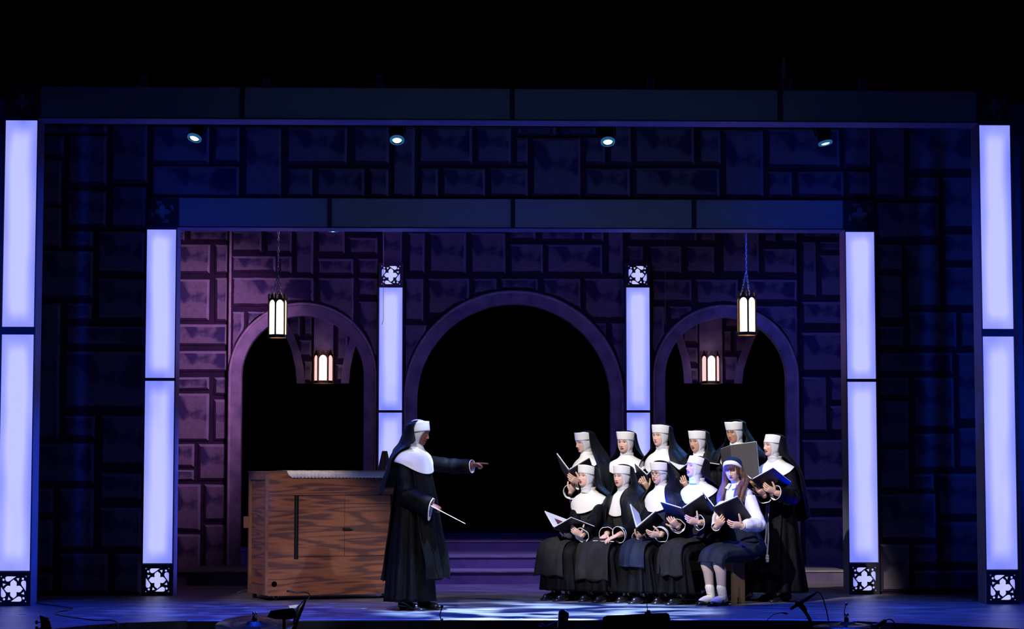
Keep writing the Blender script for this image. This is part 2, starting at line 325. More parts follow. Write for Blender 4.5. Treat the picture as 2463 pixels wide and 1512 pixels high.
# ------------------------------------------------------------------ tracery plates (cut through)
def tracery_holes():
    H = []
    pts = []
    for k in range(4):
        a0 = k*PI/2
        for t in np.linspace(-118, 118, 13):
            a = math.radians(t); x = .31+.20*math.cos(a); y = .20*math.sin(a)
            if abs(t) < 12: x += .055*(1-abs(t)/12)
            pts.append((x*math.cos(a0)-y*math.sin(a0), x*math.sin(a0)+y*math.cos(a0)))
    H.append(pts)
    tear = [(.14,.735),(-.20,.745),(-.40,.74),(-.475,.70),(-.50,.62),(-.47,.51),(-.40,.445),(-.30,.44),(-.18,.50),(-.02,.62)]
    heart = [(-.60+.075*math.cos(a), .545+.075*math.sin(a)) for a in np.linspace(0, 2*PI, 9)[:-1]]
    tri = [(.15,.62),(.335,.645),(.285,.45)]
    cor = [(-.765,.765),(-.68,.755),(-.755,.68)]
    for sh in (tear, heart, tri, cor):
        for k in range(4):
            c, s = (1,0,-1,0)[k], (0,1,0,-1)[k]
            H.append([(x*c-y*s, x*s+y*c) for x, y in sh])
    return H
def tracery_mesh(flip):
    cu = bpy.data.curves.new('tracery', 'CURVE'); cu.dimensions = '2D'; cu.fill_mode = 'BOTH'; cu.extrude = .006
    for poly in [[(-1,-1),(1,-1),(1,1),(-1,1)]] + tracery_holes():
        sp = cu.splines.new('POLY'); sp.points.add(len(poly)-1); sp.use_cyclic_u = True
        for p, (x, y) in zip(sp.points, poly): p.co = ((-x if flip else x)*.15, y*.15, 0, 1)
    o = bpy.data.objects.new('tmp', cu); C.objects.link(o)
    dg = bpy.context.evaluated_depsgraph_get(); me = bpy.data.meshes.new_from_object(o.evaluated_get(dg))
    bpy.data.objects.remove(o); me.transform(Matrix.Rotation(PI/2, 4, 'X')); me.materials.clear(); me.materials.append(M['portal_dark']); return me
TR = tracery_mesh(False); TRF = tracery_mesh(True)
def plate(parent, x, y, z, size, flip=False):
    o = bpy.data.objects.new('tracery_plate', TRF if flip else TR); C.objects.link(o); o.parent = parent
    o.location = (x, y, z); o.scale = (size/.3, 1, size/.3); return o
def panel(parent, x0, x1, y, z0, z1, lit, name=None):
    me = bpy.data.meshes.new('panel'); y2 = y+.012
    vs = [(x0,y,z0),(x1,y,z0),(x1,y,z1),(x0,y,z1),(x0,y2,z0),(x1,y2,z0),(x1,y2,z1),(x0,y2,z1)]
    me.from_pydata(vs, [], [(0,1,2,3),(4,7,6,5),(0,4,5,1),(1,5,6,2),(2,6,7,3),(3,7,4,0)])
    uv = me.uv_layers.new(name='UVMap'); cor = {0:(0,0),1:(1,0),2:(1,1),3:(0,1),4:(0,0),5:(1,0),6:(1,1),7:(0,1)}
    for lp in me.loops: uv.data[lp.index].uv = cor[lp.vertex_index]
    me.materials.append(M['lightbox_glow' if lit else 'acrylic_unlit'])
    o = bpy.data.objects.new(name or ('light_panel' if lit else 'unlit_panel'), me); C.objects.link(o); o.parent = parent; return o
def portal(label, x0, W, H, Y, divx, divz):
    t = thing('lightbox_portal', label, 'portal', (x0, Y, 0)); D = .30; w_ = .30
    for sx in (-1, 1):
        a, b_ = (-W, -W+w_) if sx < 0 else (W-w_, W)
        m = MB(); m.box((a, .012, w_), (b_, D, H-w_)); 
        m.box((a, 0, w_), (a+.008, .02, H-w_)); m.box((b_-.008, 0, w_), (b_, .02, H-w_)); m.box((a, -.004, H-w_-.02), (b_, .02, H-w_)) ; m.build('post_box', 'portal_frame', t, False)
        for z0 in (0, H-w_):
            m = MB(); m.box((a, .03, z0), (b_, D, z0+w_)); m.build('corner_box', 'portal_frame', t, False)
            panel(t, a+.01, b_-.01, .016, z0+.01, z0+w_-.01, z0 == 0, 'tracery_backing')
            plate(t, (a+b_)/2, 0, z0+w_/2, w_)
        zs = [w_+.012] + [divz] + [H-w_-.022]
        panel(t, a+.008, b_-.012, -.002, zs[0], zs[1]-.015, True); panel(t, a+.008, b_-.012, -.002, zs[1]+.015+(.04 if W > 4 else 0), zs[2], True)
        m = MB(); m.box((a-.004, -.006, divz-.015), (b_+.004, .02, divz+.015+(.04 if W > 4 else 0))); m.build('post_divider', 'portal_dark', t, False)
    m = MB(); m.box((-W+w_, .012, H-w_), (W-w_, D, H)); m.box((-W+w_, -.004, H-w_), (W-w_, .02, H-w_+.006)); m.build('beam_box', 'portal_frame', t, False)
    xs = [-W+w_] + divx + [W-w_]
    for k in range(len(xs)-1): panel(t, xs[k]+.02, xs[k+1]-.02, -.001, H-w_+.012, H-.008, False, 'beam_panel')
    for x in divx:
        m = MB(); m.box((x-.022, -.012, H-w_), (x+.022, .02, H+.004)); m.build('beam_divider', 'portal_dark', t, False)
    return t
Y2 = 1.6095; X2 = .0589; H1 = 4.684; H2 = 3.881
dv1 = [P(px, 250, 0).x for px in (583, 1232, 1876)]; dv2 = [P(px, 512, Y2).x-X2 for px in (793, 1233.5, 1669)]
portal('tall outer lightbox portal with glowing posts and slate blue beam', 0, 4.5893, H1, 0, dv1, P(50, 795, 0).z-.02)
portal('smaller inner lightbox portal behind the outer one, framing the arches', X2, 3.5904, H2, Y2, dv2, P(386, 912, Y2).z)
def column(px, label):
    Y = 5.0; a = P(px-29.5, 800, Y).x; b_ = P(px+29.5, 800, Y).x; x = (a+b_)/2; w_ = b_-a
    zt = P(px, 632, Y).z; zd = P(px, 989, Y).z; zb = P(px, 690, Y).z
    t = thing('lightbox_column', label, 'column', (x, Y, .143)); h = zt-.143
    m = MB(); m.box((-w_/2, .01, 0), (w_/2, .14, zb-.143)); m.box((-w_/2, .02, zb-.143), (w_/2, .14, h)); m.box((-w_/2-.006, 0, 0), (-w_/2+.004, .02, h-w_)); m.build('column_box', 'portal_frame', t, False)
    panel(t, -w_/2+.01, w_/2-.008, .002, .3, zd-.143-.014, True); panel(t, -w_/2+.01, w_/2-.008, .002, zd-.143+.014, zb-.143-.006, True)
    m = MB(); m.box((-w_/2-.004, -.004, zd-.143-.014), (w_/2+.004, .02, zd-.143+.014)); m.build('divider', 'portal_dark', t, False)
    panel(t, -w_/2+.01, w_/2-.01, .014, h-w_+.01, h-.01, True, 'tracery_backing'); plate(t, 0, .004, h-w_/2, w_, True)
    m = MB(); m.box((-w_/2, 0, 0), (w_/2, .02, .3)); m.build('column_base', 'portal_dark', t, False)
column(939.5, 'glowing lightbox column between the left and centre arches')
column(1534.5, 'glowing lightbox column between the centre and right arches')
# outer side legs lit blue, just outside the tall portal
for px0, px1, pyt, lab in ((-60, 8, 322, 'blue lit edge of scenery left of the tall portal'), (2438, 2452, 328, 'blue lit strip of scenery right of the tall portal')):
    a = P(px0, pyt, .25); b_ = P(px1, pyt, .25); m = MB(); m.box((a.x, .25, 0), (b_.x, .33, a.z)); m.box((a.x-.01,.33,0),(b_.x+.01,.36,a.z+.02)); tag(m.build('side_flat', 'portal_frame', None, False), lab, 'scenery')

# ------------------------------------------------------------------ painted stone flats
def clip_pts(x0, z0, x1, z1, arcs, n=10):
    pts = []
    for (ax, az, bx, bz) in ((x0,z0,x1,z0),(x1,z0,x1,z1),(x1,z1,x0,z1),(x0,z1,x0,z0)):
        for k in range(n): pts.append((ax+(bx-ax)*k/n, az+(bz-az)*k/n))
    cx, cz = (x0+x1)/2, (z0+z1)/2; hit = False
    for (ox, oz, r) in arcs:
        out = []
        for x, z in pts:
            if z >= oz: d = math.hypot(x-ox, z-oz)
            else: d = abs(x-ox)
            if d < r:
                hit = True
                if z >= oz:
                    # slide away from the arch centre towards the far corner of the stone
                    k = r/max(d, 1e-4); x, z = ox+(x-ox)*k, oz+(z-oz)*k
                else: x = ox + (r if x > ox else -r)
                x = min(max(x, x0), x1); z = min(max(z, z0), z1)
            out.append((x, z))
        pts = out
    if not hit: return [(x0,z0),(x1,z0),(x1,z1),(x0,z1)]
    res = [pts[0]]
    for p in pts[1:]:
        if math.hypot(p[0]-res[-1][0], p[1]-res[-1][1]) > .008: res.append(p)
    if math.hypot(res[0][0]-res[-1][0], res[0][1]-res[-1][1]) <= .008: res.pop()
    return res
def stone(parent, rect, Y, arcs=(), e=.032):
    x0, y0, x1, y1 = rect; a = P(x0, y1, Y); c = P(x1, y0, Y)
    g = .006; X0, Z0, X1, Z1 = a.x+g, a.z+g, c.x-g, c.z-g
    if X1-X0 < .03 or Z1-Z0 < .03: return
    pts = clip_pts(X0, Z0, X1, Z1, arcs)
    if len(pts) < 3: return
    area = .5*abs(sum(pts[i][0]*pts[(i+1)%len(pts)][1]-pts[(i+1)%len(pts)][0]*pts[i][1] for i in range(len(pts))))
    if area < .006: return
    cx = sum(p[0] for p in pts)/len(pts); cz = sum(p[1] for p in pts)/len(pts)
    n = len(pts); j = lambda: random.uniform(-.004, .004)
    wx = max(p[0] for p in pts)-min(p[0] for p in pts); wz = max(p[1] for p in pts)-min(p[1] for p in pts)
    ex = min(e, wx*.2); ez = min(e, wz*.2)
    out = [(p[0]-cx+j(), 0, p[1]-cz+j()) for p in pts]
    mid = [(x*(1-2*.006/wx), -.010, z*(1-2*.006/wz)) for x, _, z in out]
    inn = [(x*(1-2*ex/wx)+j(), -.018, z*(1-2*ez/wz)+j()) for x, _, z in out]
    fs = []; ms = []
    for i in range(n):
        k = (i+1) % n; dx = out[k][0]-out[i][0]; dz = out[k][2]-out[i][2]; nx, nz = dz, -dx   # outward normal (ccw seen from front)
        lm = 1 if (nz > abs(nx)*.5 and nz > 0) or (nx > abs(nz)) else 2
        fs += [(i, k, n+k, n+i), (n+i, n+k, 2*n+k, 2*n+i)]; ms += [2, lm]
    fs.append(tuple(2*n+i for i in range(n))); ms.append(0)
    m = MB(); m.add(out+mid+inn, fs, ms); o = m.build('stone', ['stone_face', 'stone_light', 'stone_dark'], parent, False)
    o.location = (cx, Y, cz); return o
def flat(name, label, x0, x1, z0, z1, Y, th=.04, m='wall_base'):
    b = MB(); b.box((x0, Y, z0), (x1, Y+th, z1)); return struct(b.build(name, m, None, False), label)
YM = Y2+.03
wl = flat('wall_left', 'dark blue painted stone flat left of the inner portal', -5.3, -3.535, 0, 4.86, YM)
wr = flat('wall_right', 'dark painted stone flat right of the inner portal', 3.655, 5.3, 0, 4.86, YM)
wt = flat('wall_header', 'dark painted stone header above the inner portal', -3.535, 3.655, 3.886, 4.86, YM)
ML = [(95,300,260,322),(90,324,156,380),(90,382,152,495),(90,497,151,598),(159,324,260,447),(157,457,259,548),(264,296,358,440),(264,447,354,550),(155,554,228,598),(231,554,352,660),(88,602,228,720),(230,668,352,772),(155,727,224,775),(86,728,149,1058),(155,782,352,835),(152,843,352,985),(152,997,232,1055),(238,997,350,1122),(80,1063,230,1165),(236,1135,345,1206),(236,1218,345,1322),(78,1172,132,1240),(138,1172,230,1322),(76,1246,131,1370),(138,1328,263,1430),(268,1328,343,1430),(76,1376,131,1430)]
HD = [(360,303,507,395),(510,303,579,395),(360,398,579,476),(583,303,680,476),(686,303,838,396),(846,303,938,396),(940,303,1000,476),(686,403,755,476),(758,403,880,476),(884,403,937,476),(1004,303,1138,396),(1142,303,1232,396),(1006,402,1056,476),(1060,402,1169,476),(1173,402,1272,476),(1236,328,1272,398),(1236,303,1340,325),(1345,303,1435,325),(1276,330,1399,476),(1402,328,1458,397),(1461,303,1520,397),(1523,303,1671,397),(1677,310,1735,397),(1403,402,1518,476),(1522,402,1733,476),(1738,310,1837,476),(1842,310,2020,404),(2024,303,2094,404),(1843,410,1907,476),(1912,410,2031,476),(2035,410,2094,476)]
MR = [(2098,303,2176,478),(2180,303,2345,414),(2180,424,2260,480),(2265,424,2345,552),(2104,485,2260,577),(2107,586,2171,655),(2107,660,2171,772),(2175,587,2261,742),(2265,562,2347,633),(2267,640,2348,742),(2108,782,2174,838),(2180,748,2302,840),(2306,750,2350,840),(2108,846,2292,900),(2298,846,2352,1015),(2108,905,2187,957),(2110,962,2187,1072),(2192,905,2296,1033),(2300,1026,2354,1130),(2112,1078,2187,1180),(2192,1040,2297,1130),(2190,1136,2248,1182),(2252,1136,2356,1245),(2113,1185,2252,1300),(2260,1252,2358,1360),(2115,1306,2189,1425),(2193,1306,2254,1360),(2193,1368,2358,1425)]
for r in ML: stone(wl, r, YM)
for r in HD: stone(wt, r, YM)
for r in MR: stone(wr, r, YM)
# back wall with three arches
YB = 5.15
def arch_geo(px0, px1, ptop, pspring, Y=YB):
    a = P(px0, pspring, Y); b_ = P(px1, pspring, Y); r = (b_.x-a.x)/2; return ((a.x+b_.x)/2, P((px0+px1)/2, ptop, Y).z-r, r)
AL = arch_geo(548, 908, 727, 907); AC = arch_geo(969, 1503, 697, 963); AR = arch_geo(1568, 1922, 732, 907)
zs = .143; ZT = 4.3
def archwall(name, label, Y, x0, x1, z0, z1, arcs, th=.06):
    # wall with arch openings: built as a strip grid so that openings are real
    b = MB(); xs = sorted(set([x0, x1] + [a[0]+a[2]*math.sin(t) for a in arcs for t in np.linspace(-PI/2, PI/2, 41)]))
    for i in range(len(xs)-1):
        xa, xb = xs[i], xs[i+1]; xm = (xa+xb)/2; hit = None
        for (ox, oz, r) in arcs:
            if abs(xm-ox) < r: hit = (ox, oz, r)
        f = lambda x: hit[1] + math.sqrt(max(0, hit[2]**2-(x-hit[0])**2))
        za, zb = (f(xa), f(xb)) if hit else (z0, z0)
        b.add([(xa,Y,za),(xb,Y,zb),(xb,Y,z1),(xa,Y,z1),(xa,Y+th,za),(xb,Y+th,zb),(xb,Y+th,z1),(xa,Y+th,z1)], [(0,1,2,3),(7,6,5,4),(0,4,5,1)])
    return struct(b.build(name, 'wall_base', None, False), label)
inner = lambda a, d: (a[0], a[1], a[2]-d)
d_l = .15; arcs_in = [inner(AL, .1), inner(AC, .1), inner(AR, .1)]
xl = P(553, 900, YB).x; xr = P(1922, 900, YB).x
wb = archwall('wall_back', 'painted stone back wall pierced by three arches', YB, xl, xr, zs, ZT, arcs_in)
wbl = flat('wall_back_left', 'pink-lit painted stone flat left of the arches', -4.6, xl+.01, 0, ZT, YB+.06)
wbr = flat('wall_back_right', 'blue-lit painted stone flat right of the arches', xr-.01, 4.7, 0, ZT, YB+.06)
m = MB(); m.box((xl-.020, YB-.012, zs), (xl+.006, YB+.06, ZT)); m.build('edge_strip', 'trim_bead', wb, False)
BL = [(452,553,552,582),(425,553,447,582),(425,586,508,660),(514,586,552,660),(425,670,506,773),(514,666,552,775),(420,778,550,833),(420,842,550,896),(420,905,506,940),(512,905,550,952),(420,944,506,1062),(511,958,549,1062),(420,1065,470,1125),(475,1065,548,1157),(420,1128,470,1157),(420,1162,485,1278),(488,1162,546,1255),(420,1282,484,1384),(488,1259,546,1384)]
BR = [(1925,553,2018,572),(1925,580,1964,716),(1968,580,2035,606),(1968,612,2035,716),(1926,723,2036,785),(1926,798,2036,897),(1926,905,1988,1040),(1993,905,2037,968),(1993,974,2037,1040),(1926,1055,2038,1160),(1928,1168,2038,1230),(1930,1240,2038,1384)]
BC = [(555,553,632,608),(636,553,704,610),(555,614,666,657),(668,614,704,660),(706,553,757,662),(555,666,757,738),(555,748,590,860),(593,748,660,815),(760,553,832,612),(836,570,911,614),(761,620,853,663),(858,620,911,663),(761,667,853,790),(858,667,911,716),(857,723,911,860),
 (914,553,970,640),(978,558,1024,658),(1029,558,1123,660),(1128,558,1218,660),(1222,553,1290,577),(1297,553,1408,580),(1415,553,1454,582),(1223,586,1308,660),(1312,586,1451,662),(1457,553,1500,664),(970,668,1021,775),(1026,668,1131,760),(1135,668,1197,715),(1201,668,1296,705),(1302,668,1398,745),(1402,668,1503,770),(970,780,1030,960),(1430,775,1459,830),(1463,775,1505,900),
 (1508,553,1677,582),(1679,553,1722,585),(1506,590,1549,640),(1560,590,1641,660),(1648,590,1719,660),(1733,553,1826,660),(1835,553,1867,586),(1873,553,1917,586),(1832,596,1918,662),(1564,670,1665,728),(1671,670,1777,735),(1782,670,1918,728),(1564,735,1600,850),(1607,735,1665,775),(1775,735,1918,880),(555,870,575,1000)]
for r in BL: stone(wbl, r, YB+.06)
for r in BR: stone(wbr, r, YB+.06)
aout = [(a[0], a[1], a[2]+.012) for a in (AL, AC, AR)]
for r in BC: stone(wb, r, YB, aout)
def arch_trim(a, w_in, zb, label):
    ox, oz, r = a; n = 48
    path = [(-1, z) for z in np.linspace(zb, oz, 6)[:-1]]
    def ringpts(rad):
        L = [(ox-rad, z) for z in np.linspace(zb, oz, 5)[:-1]] + [(ox-rad*math.cos(t), oz+rad*math.sin(t)) for t in np.linspace(0, PI, n)] + [(ox+rad, z) for z in np.linspace(oz, zb, 5)[1:]]
        return L
    t = thing('arch_surround', label, 'arch', (0,0,0)); 
    m = MB(); rows = []
    for rad, y in ((r-.035, YB), (r-.035, YB-.03), (r-w_in, YB-.03), (r-w_in, YB+.12)): rows.append([(x, y, z) for x, z in ringpts(rad)])
    m.grid(rows); m.build('face_band', 'trim_stone', t, False)
    m = MB(); rows = []
    for k in range(9):
        an = PI*k/8; rows.append([(x, YB-.01-.045*math.sin(an), z) for x, z in ringpts(r-.02+.02*math.cos(an))])
    m.grid(rows); m.build('bead', 'trim_bead', t)
    return t
arch_trim(AL, .155, zs, 'left arch surround with a pale rounded bead, behind the wooden crate')
arch_trim(AC, .165, zs, 'wide centre arch surround with dark opening')
arch_trim(AR, .150, zs, 'right arch surround with a pale rounded bead, behind the choir')
# hanging headers seen through the side arches
YR = 6.7
def hang(px0, px1, name, label, lab2, curves, pil, stones):
    # polygon between two arch curves, bottom edge at y=922
    L, R = curves
    pts = [P(x, y, YR) for x, y in L] + [P(x, y, YR) for x, y in R[::-1]]
    b = MB(); b.prism([(p.x, YR, p.z) for p in pts], (0, .05, 0)); w_ = struct(b.build(name, 'wall_base', None, False), label)
    for c in (L, R):
        m = MB(); sgn = 1 if c is L else -1
        rows = [[(P(x, y, YR).x, YR-.02, P(x, y, YR).z) for x, y in c], [(P(x, y, YR).x+sgn*.10, YR-.02, P(x, y, YR).z) for x, y in c], [(P(x, y, YR).x+sgn*.10, YR, P(x, y, YR).z) for x, y in c]]
        m.grid(rows); m.build('arch_band', 'trim_stone', w_, False)
    a = P(pil[0], 922, YR); c = P(pil[1], 650, YR); m = MB(); m.box((a.x, YR-.05, a.z), (c.x, YR, c.z)); m.build('pilaster', 'trim_stone', w_, False)
    for r in stones: stone(w_, r, YR)
    return w_
hang(0, 0, 'wall_rear_left', 'hanging rear stone header seen through the left arch', '', ([(640,640),(655,730),(672,775),(687,805),(702,845),(711,885),(714,922)], [(930,640),(905,730),(885,775),(865,805),(850,850),(843,885),(840,922)]), (755, 803), [(690,748,724,810),(728,748,752,810),(716,815,752,860),(728,866,752,920),(806,745,880,778),(806,782,838,868),(806,874,836,920),(690,700,750,744),(806,700,880,742)])
hang(0, 0, 'wall_rear_right', 'hanging rear stone header seen through the right arch', '', ([(1560,640),(1590,730),(1610,775),(1625,815),(1638,860),(1643,890),(1645,922)], [(1870,640),(1850,730),(1833,780),(1812,820),(1797,860),(1788,890),(1785,922)]), (1682, 1735), [(1640,752,1680,827),(1648,833,1680,877),(1660,883,1680,920),(1738,748,1800,790),(1738,794,1760,850),(1764,794,1800,850),(1738,856,1775,920),(1640,700,1680,748)])
# ------------------------------------------------------------------ platform steps
def step(label, x0, x1, y0, y1, z0, z1, face='step_face', top='step_top', nose=True):
    t = thing('platform_step', label, 'step', ((x0+x1)/2, y0, z0)); hx = (x1-x0)/2; h = z1-z0; d = y1-y0
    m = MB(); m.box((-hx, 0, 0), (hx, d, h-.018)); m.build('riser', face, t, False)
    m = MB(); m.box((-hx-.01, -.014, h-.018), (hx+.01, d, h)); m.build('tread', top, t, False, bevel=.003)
sl = G(458, 1402); sr = G(2012, 1397)
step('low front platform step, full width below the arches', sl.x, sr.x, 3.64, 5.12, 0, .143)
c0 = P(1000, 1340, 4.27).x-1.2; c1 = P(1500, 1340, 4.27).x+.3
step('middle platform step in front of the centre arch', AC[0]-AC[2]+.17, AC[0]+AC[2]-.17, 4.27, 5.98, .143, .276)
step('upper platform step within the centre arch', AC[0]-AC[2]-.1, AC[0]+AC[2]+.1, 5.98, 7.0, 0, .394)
step('blue riser at the very back of the centre arch', AC[0]-AC[2]-.3, AC[0]+AC[2]+.3, 7.0, 9.0, 0, .45, 'blue_paint', 'blue_paint')
step('blue riser behind the left arch', AL[0]-AL[2]-.2, AL[0]+AL[2]+.0, 6.4, 7.4, 0, .275, 'blue_paint', 'blue_paint')
# ================================================================== PEOPLE
HT = np.array([(.117,.002,.002,.002),(.112,.030,.03,.04),(.10,.050,.055,.065),(.08,.065,.075,.085),(.05,.073,.087,.097),(.02,.075,.091,.100),(0,.0745,.088,.098),(-.02,.073,.086,.09),(-.04,.070,.085,.078),(-.06,.0645,.084,.066),(-.08,.056,.082,.056),(-.095,.046,.078,.05),(-.107,.034,.068,.045),(-.115,.02,.052,.04),(-.118,.004,.030,.02)])[::-1]
def g(x, s): return np.exp(-(x/s)**2)
def head_grid(feat=None, nu=96, nv=84):
    zz = np.concatenate([np.linspace(.117, .055, 14)[:-1], np.linspace(.055, -.09, nv-24)[:-1], np.linspace(-.09, -.118, 11)])
    t = np.linspace(-1, 1, nu+1)[:-1]; ph = PI*(.30*t+.70*np.sign(t)*np.abs(t)**2.2)
    Z, PHI = np.meshgrid(zz, ph, indexing='ij')
    W = np.interp(zz, HT[:,0], HT[:,1])[:,None]; F = np.interp(zz, HT[:,0], HT[:,2])[:,None]; B = np.interp(zz, HT[:,0], HT[:,3])[:,None]
    sn, cs = np.sin(PHI), np.cos(PHI); e = 2/2.25
    X = W*np.sign(sn)*np.abs(sn)**e
    Yy = np.where(cs > 0, -F*np.abs(cs)**e, B*np.abs(cs)**e)
    if feat is not None:
        fr = np.clip(cs*1.6, 0, 1)
        D = .004*g(Z-.023,.011)*g(X,.045) - .011*(g(X-.031,.015)+g(X+.031,.015))*g(Z-.002,.012)
        D += .003*(g(X-.031,.012)+g(X+.031,.012))*g(Z-.001,.007)      # lids swell over the eyeball
        A = np.interp(Z, [-.060,-.049,-.043,-.036,-.02,0,.025], [0,.002,.019,.0255,.018,.009,.002]); S = np.interp(Z, [-.045,-.03,0,.02], [.0105,.0095,.0065,.008])
        D += A*g(X, S) + .0065*(g(X-.0135,.0055)+g(X+.0135,.0055))*g(Z+.0395,.0065)
        mo = feat.get('mouth', 0); zc = -.0655-mo*.25
        D += .0075*g(Z-(zc+.0055+mo*.5),.0048)*g(X,.019) + .0085*g(Z-(zc-.006-mo*.5),.006)*g(X,.016) - .004*g(Z-zc,.0022+mo*.3)*g(X,.02)
        D += .006*g(Z+.101,.011)*g(X,.019) - .003*g(Z+.084,.006)*g(X,.02)
        sm = feat.get('smile', 0)
        D += (.003+.005*sm)*(g(X-.044,.017)+g(X+.044,.017))*g(Z+.026,.018) + feat.get('plump', 0)*(g(X-.046,.02)+g(X+.046,.02))*g(Z+.06,.025)
        if mo > .004:
            Zl = (Z-zc)/(mo*.5+.001); Xl = X/(.017+.006*sm); D -= .009*np.clip(1.15-(Zl**2+Xl**2), 0, 1)
        Yy = Yy - D*fr
    return X, Yy, Z, PHI
def head_base(): 
    X, Y, Z, _ = head_grid(); nv, nu = X.shape
    vs = [Vector((X[i,j], Y[i,j], Z[i,j])) for i in range(nv) for j in range(nu)]
    fs = [(i*nu+j, i*nu+(j+1)%nu, (i+1)*nu+(j+1)%nu, (i+1)*nu+j) for i in range(nv-1) for j in range(nu)]
    return BVHTree.FromPolygons(vs, fs)
HB = head_base(); HO = Vector((0, .012, -.02))
def hr(d, off):
    d = Vector(d).normalized(); h = HB.ray_cast(HO, d)[0]
    r = (h-HO).length if h is not None else .1
    return HO + d*(r+off)
# materials of a body: 0 skin 1 lip 2 mouth 3 teeth 4 eye white 5 iris 6 lash 7 brow 8 tights/shoe underlayer
def add_head(b, feat, mx):
    X, Y, Z, PHI = head_grid(feat); nv, nu = X.shape; fs = []; ms = []
    mo = feat.get('mouth', 0); sm = feat.get('smile', 0); zc = -.0655-mo*.25; gx, gz = feat.get('gaze', (0, 0)); closed = feat.get('closed', 0)
    lw = .021+.006*sm
    for i in range(nv-1):
        for j in range(nu):
            k = (j+1) % nu; fs.append((i*nu+j, i*nu+k, (i+1)*nu+k, (i+1)*nu+j))
            x = (X[i,j]+X[i,k])/2; z = (Z[i,j]+Z[i+1,j])/2; y = Y[i,j]; m = 0
            if y < -.03 and abs(x) < .062:
                zz = z + sm*-.30*abs(x)**1.0*0 ; zcur = zc + sm*12*x*x
                q = abs(x)/lw
                if q < 1:
                    up = .0035+.0055*(1-q*q)+mo*.5*math.sqrt(1-q*q); dn = .0035+.0075*(1-q*q)+mo*.5*math.sqrt(1-q*q)
                    if -dn < z-zcur < up: m = 1
                    if mo > .004:
                        qi = abs(x)/(lw*.86)
                        if qi < 1:
                            hh = mo*.5*math.sqrt(1-qi*qi)
                            if abs(z-zcur) < hh: m = 3 if (z-zcur) > hh-(.0055 if mo > .008 else .002) and qi < .85 else 2
                    elif abs(z-zcur) < .0009: m = 2
                for s in (-1, 1):
                    dx = x-s*.031; q = abs(dx)/.0155
                    if q < 1:
                        hu = .0055*(1-q*q); hd = .0038*(1-q*q); zo = z-.001
                        if closed:
                            if -.0028-hd*.2 < zo < -.0005: m = 6
                        elif -hd < zo < hu:
                            m = 4
                            if math.hypot(dx-gx*.006, (zo-gz*.002)) < .0058: m = 5
                        elif hu <= zo < hu+.0022: m = 6
                        elif -hd-.0010 < zo <= -hd and q > .3: m = 6
                    bx = (abs(x)-.012)/.038
                    if 0 < bx < 1:
                        bz = .0185 + .007*math.sin(PI*min(1, bx*1.05)**.8) - .004*bx - feat.get('frown', 0)*.006*(bx-.5)
                        if abs(z-bz) < .0026*(1.1-.6*bx): m = 7
            ms.append(m)
    vs = [mx @ Vector((X[i,j], Y[i,j], Z[i,j])) for i in range(nv) for j in range(nu)]
    b.add(vs, fs, ms)
def add_ear(b, mx):
    for s in (-1, 1):
        b.add([mx @ Vector(v) for v in []], [], 0)
        m = MB(); m.ball((s*.077, .012, -.012), (.009, .018, .031), 0, 12, 8); m.xform(mx); b.add(m.v, m.f, m.m)
def hand_mb(side, curl=(.4,.5,.5,.6), spread=.06, thumb=(.5, .35), size=1.0):
    """wrist at origin, fingers along +Y, palm faces -Z; side=+1 puts the thumb on +X"""
    b = MB(); S = size
    rows = []
    for y, hw, th in ((-.03,.024,.018),(0,.026,.018),(.02,.032,.017),(.05,.039,.016),(.075,.041,.0145),(.092,.038,.011),(.098,.030,.006)):
        rows.append([(side*0+hw*math.cos(2*PI*k/16), y, th*math.sin(2*PI*k/16)-.002*math.cos(4*PI*k/16)) for k in range(16)])
    b.grid(rows, 0, True, True, True)
    X0 = (.029, .010, -.010, -.0285); L = (.070, .079, .073, .057); R = (.0088, .009, .0086, .0075)
    for f in range(4):
        a = 0; p = Vector((side*X0[f], .086-(.006 if f == 3 else 0), 0)); path = [p - Vector((0,.02,0)), p.copy()]; sp = side*spread*(1.5-f)
        rr = [R[f]*1.08, R[f]*1.08]
        for s_, fr in enumerate((.45, .30, .25)):
            a += curl[f]*(1.0, 1.15, .8)[s_]
            d = Vector((math.sin(sp)*math.cos(a), math.cos(sp)*math.cos(a), -math.sin(a)))
            p = p + d*L[f]*fr; path.append(p.copy()); rr.append(R[f]*(1.0, .93, .84)[s_])
        # densify for smooth bends
        q = [path[0]]; r2 = [rr[0]]
        for i in range(1, len(path)):
            q += [path[i-1].lerp(path[i], .5), path[i]]; r2 += [(rr[i-1]+rr[i])/2*.97, rr[i]]
        b.tube(q, r2, 8)
    out, fold = thumb
    p = Vector((side*.022, .018, -.004)); path = [p - Vector((side*.008, .012, 0)), p]; rr = [.014, .0135]
    d = Vector((side*math.sin(out+.35), math.cos(out+.35), -.25)).normalized()
    for s_, (ln, r_) in enumerate(((.036,.0118),(.030,.0100),(.024,.0085))):
        p = p + d*ln; path.append(p.copy()); rr.append(r_)
        d = (d + Vector((-side*fold*.8, .35*fold, -fold*.5))).normalized()
    b.tube(path, rr, 8)
    if S != 1: b.xform(Matrix.Scale(S, 4))
    return b
def basis(pos, fdir, pn):
    f = Vector(fdir).normalized(); n = Vector(pn); n = (n-f*n.dot(f)).normalized(); z = -n; x = f.cross(z).normalized()
    return Matrix(((x.x, f.x, z.x, pos[0]), (x.y, f.y, z.y, pos[1]), (x.z, f.z, z.z, pos[2]), (0,0,0,1)))
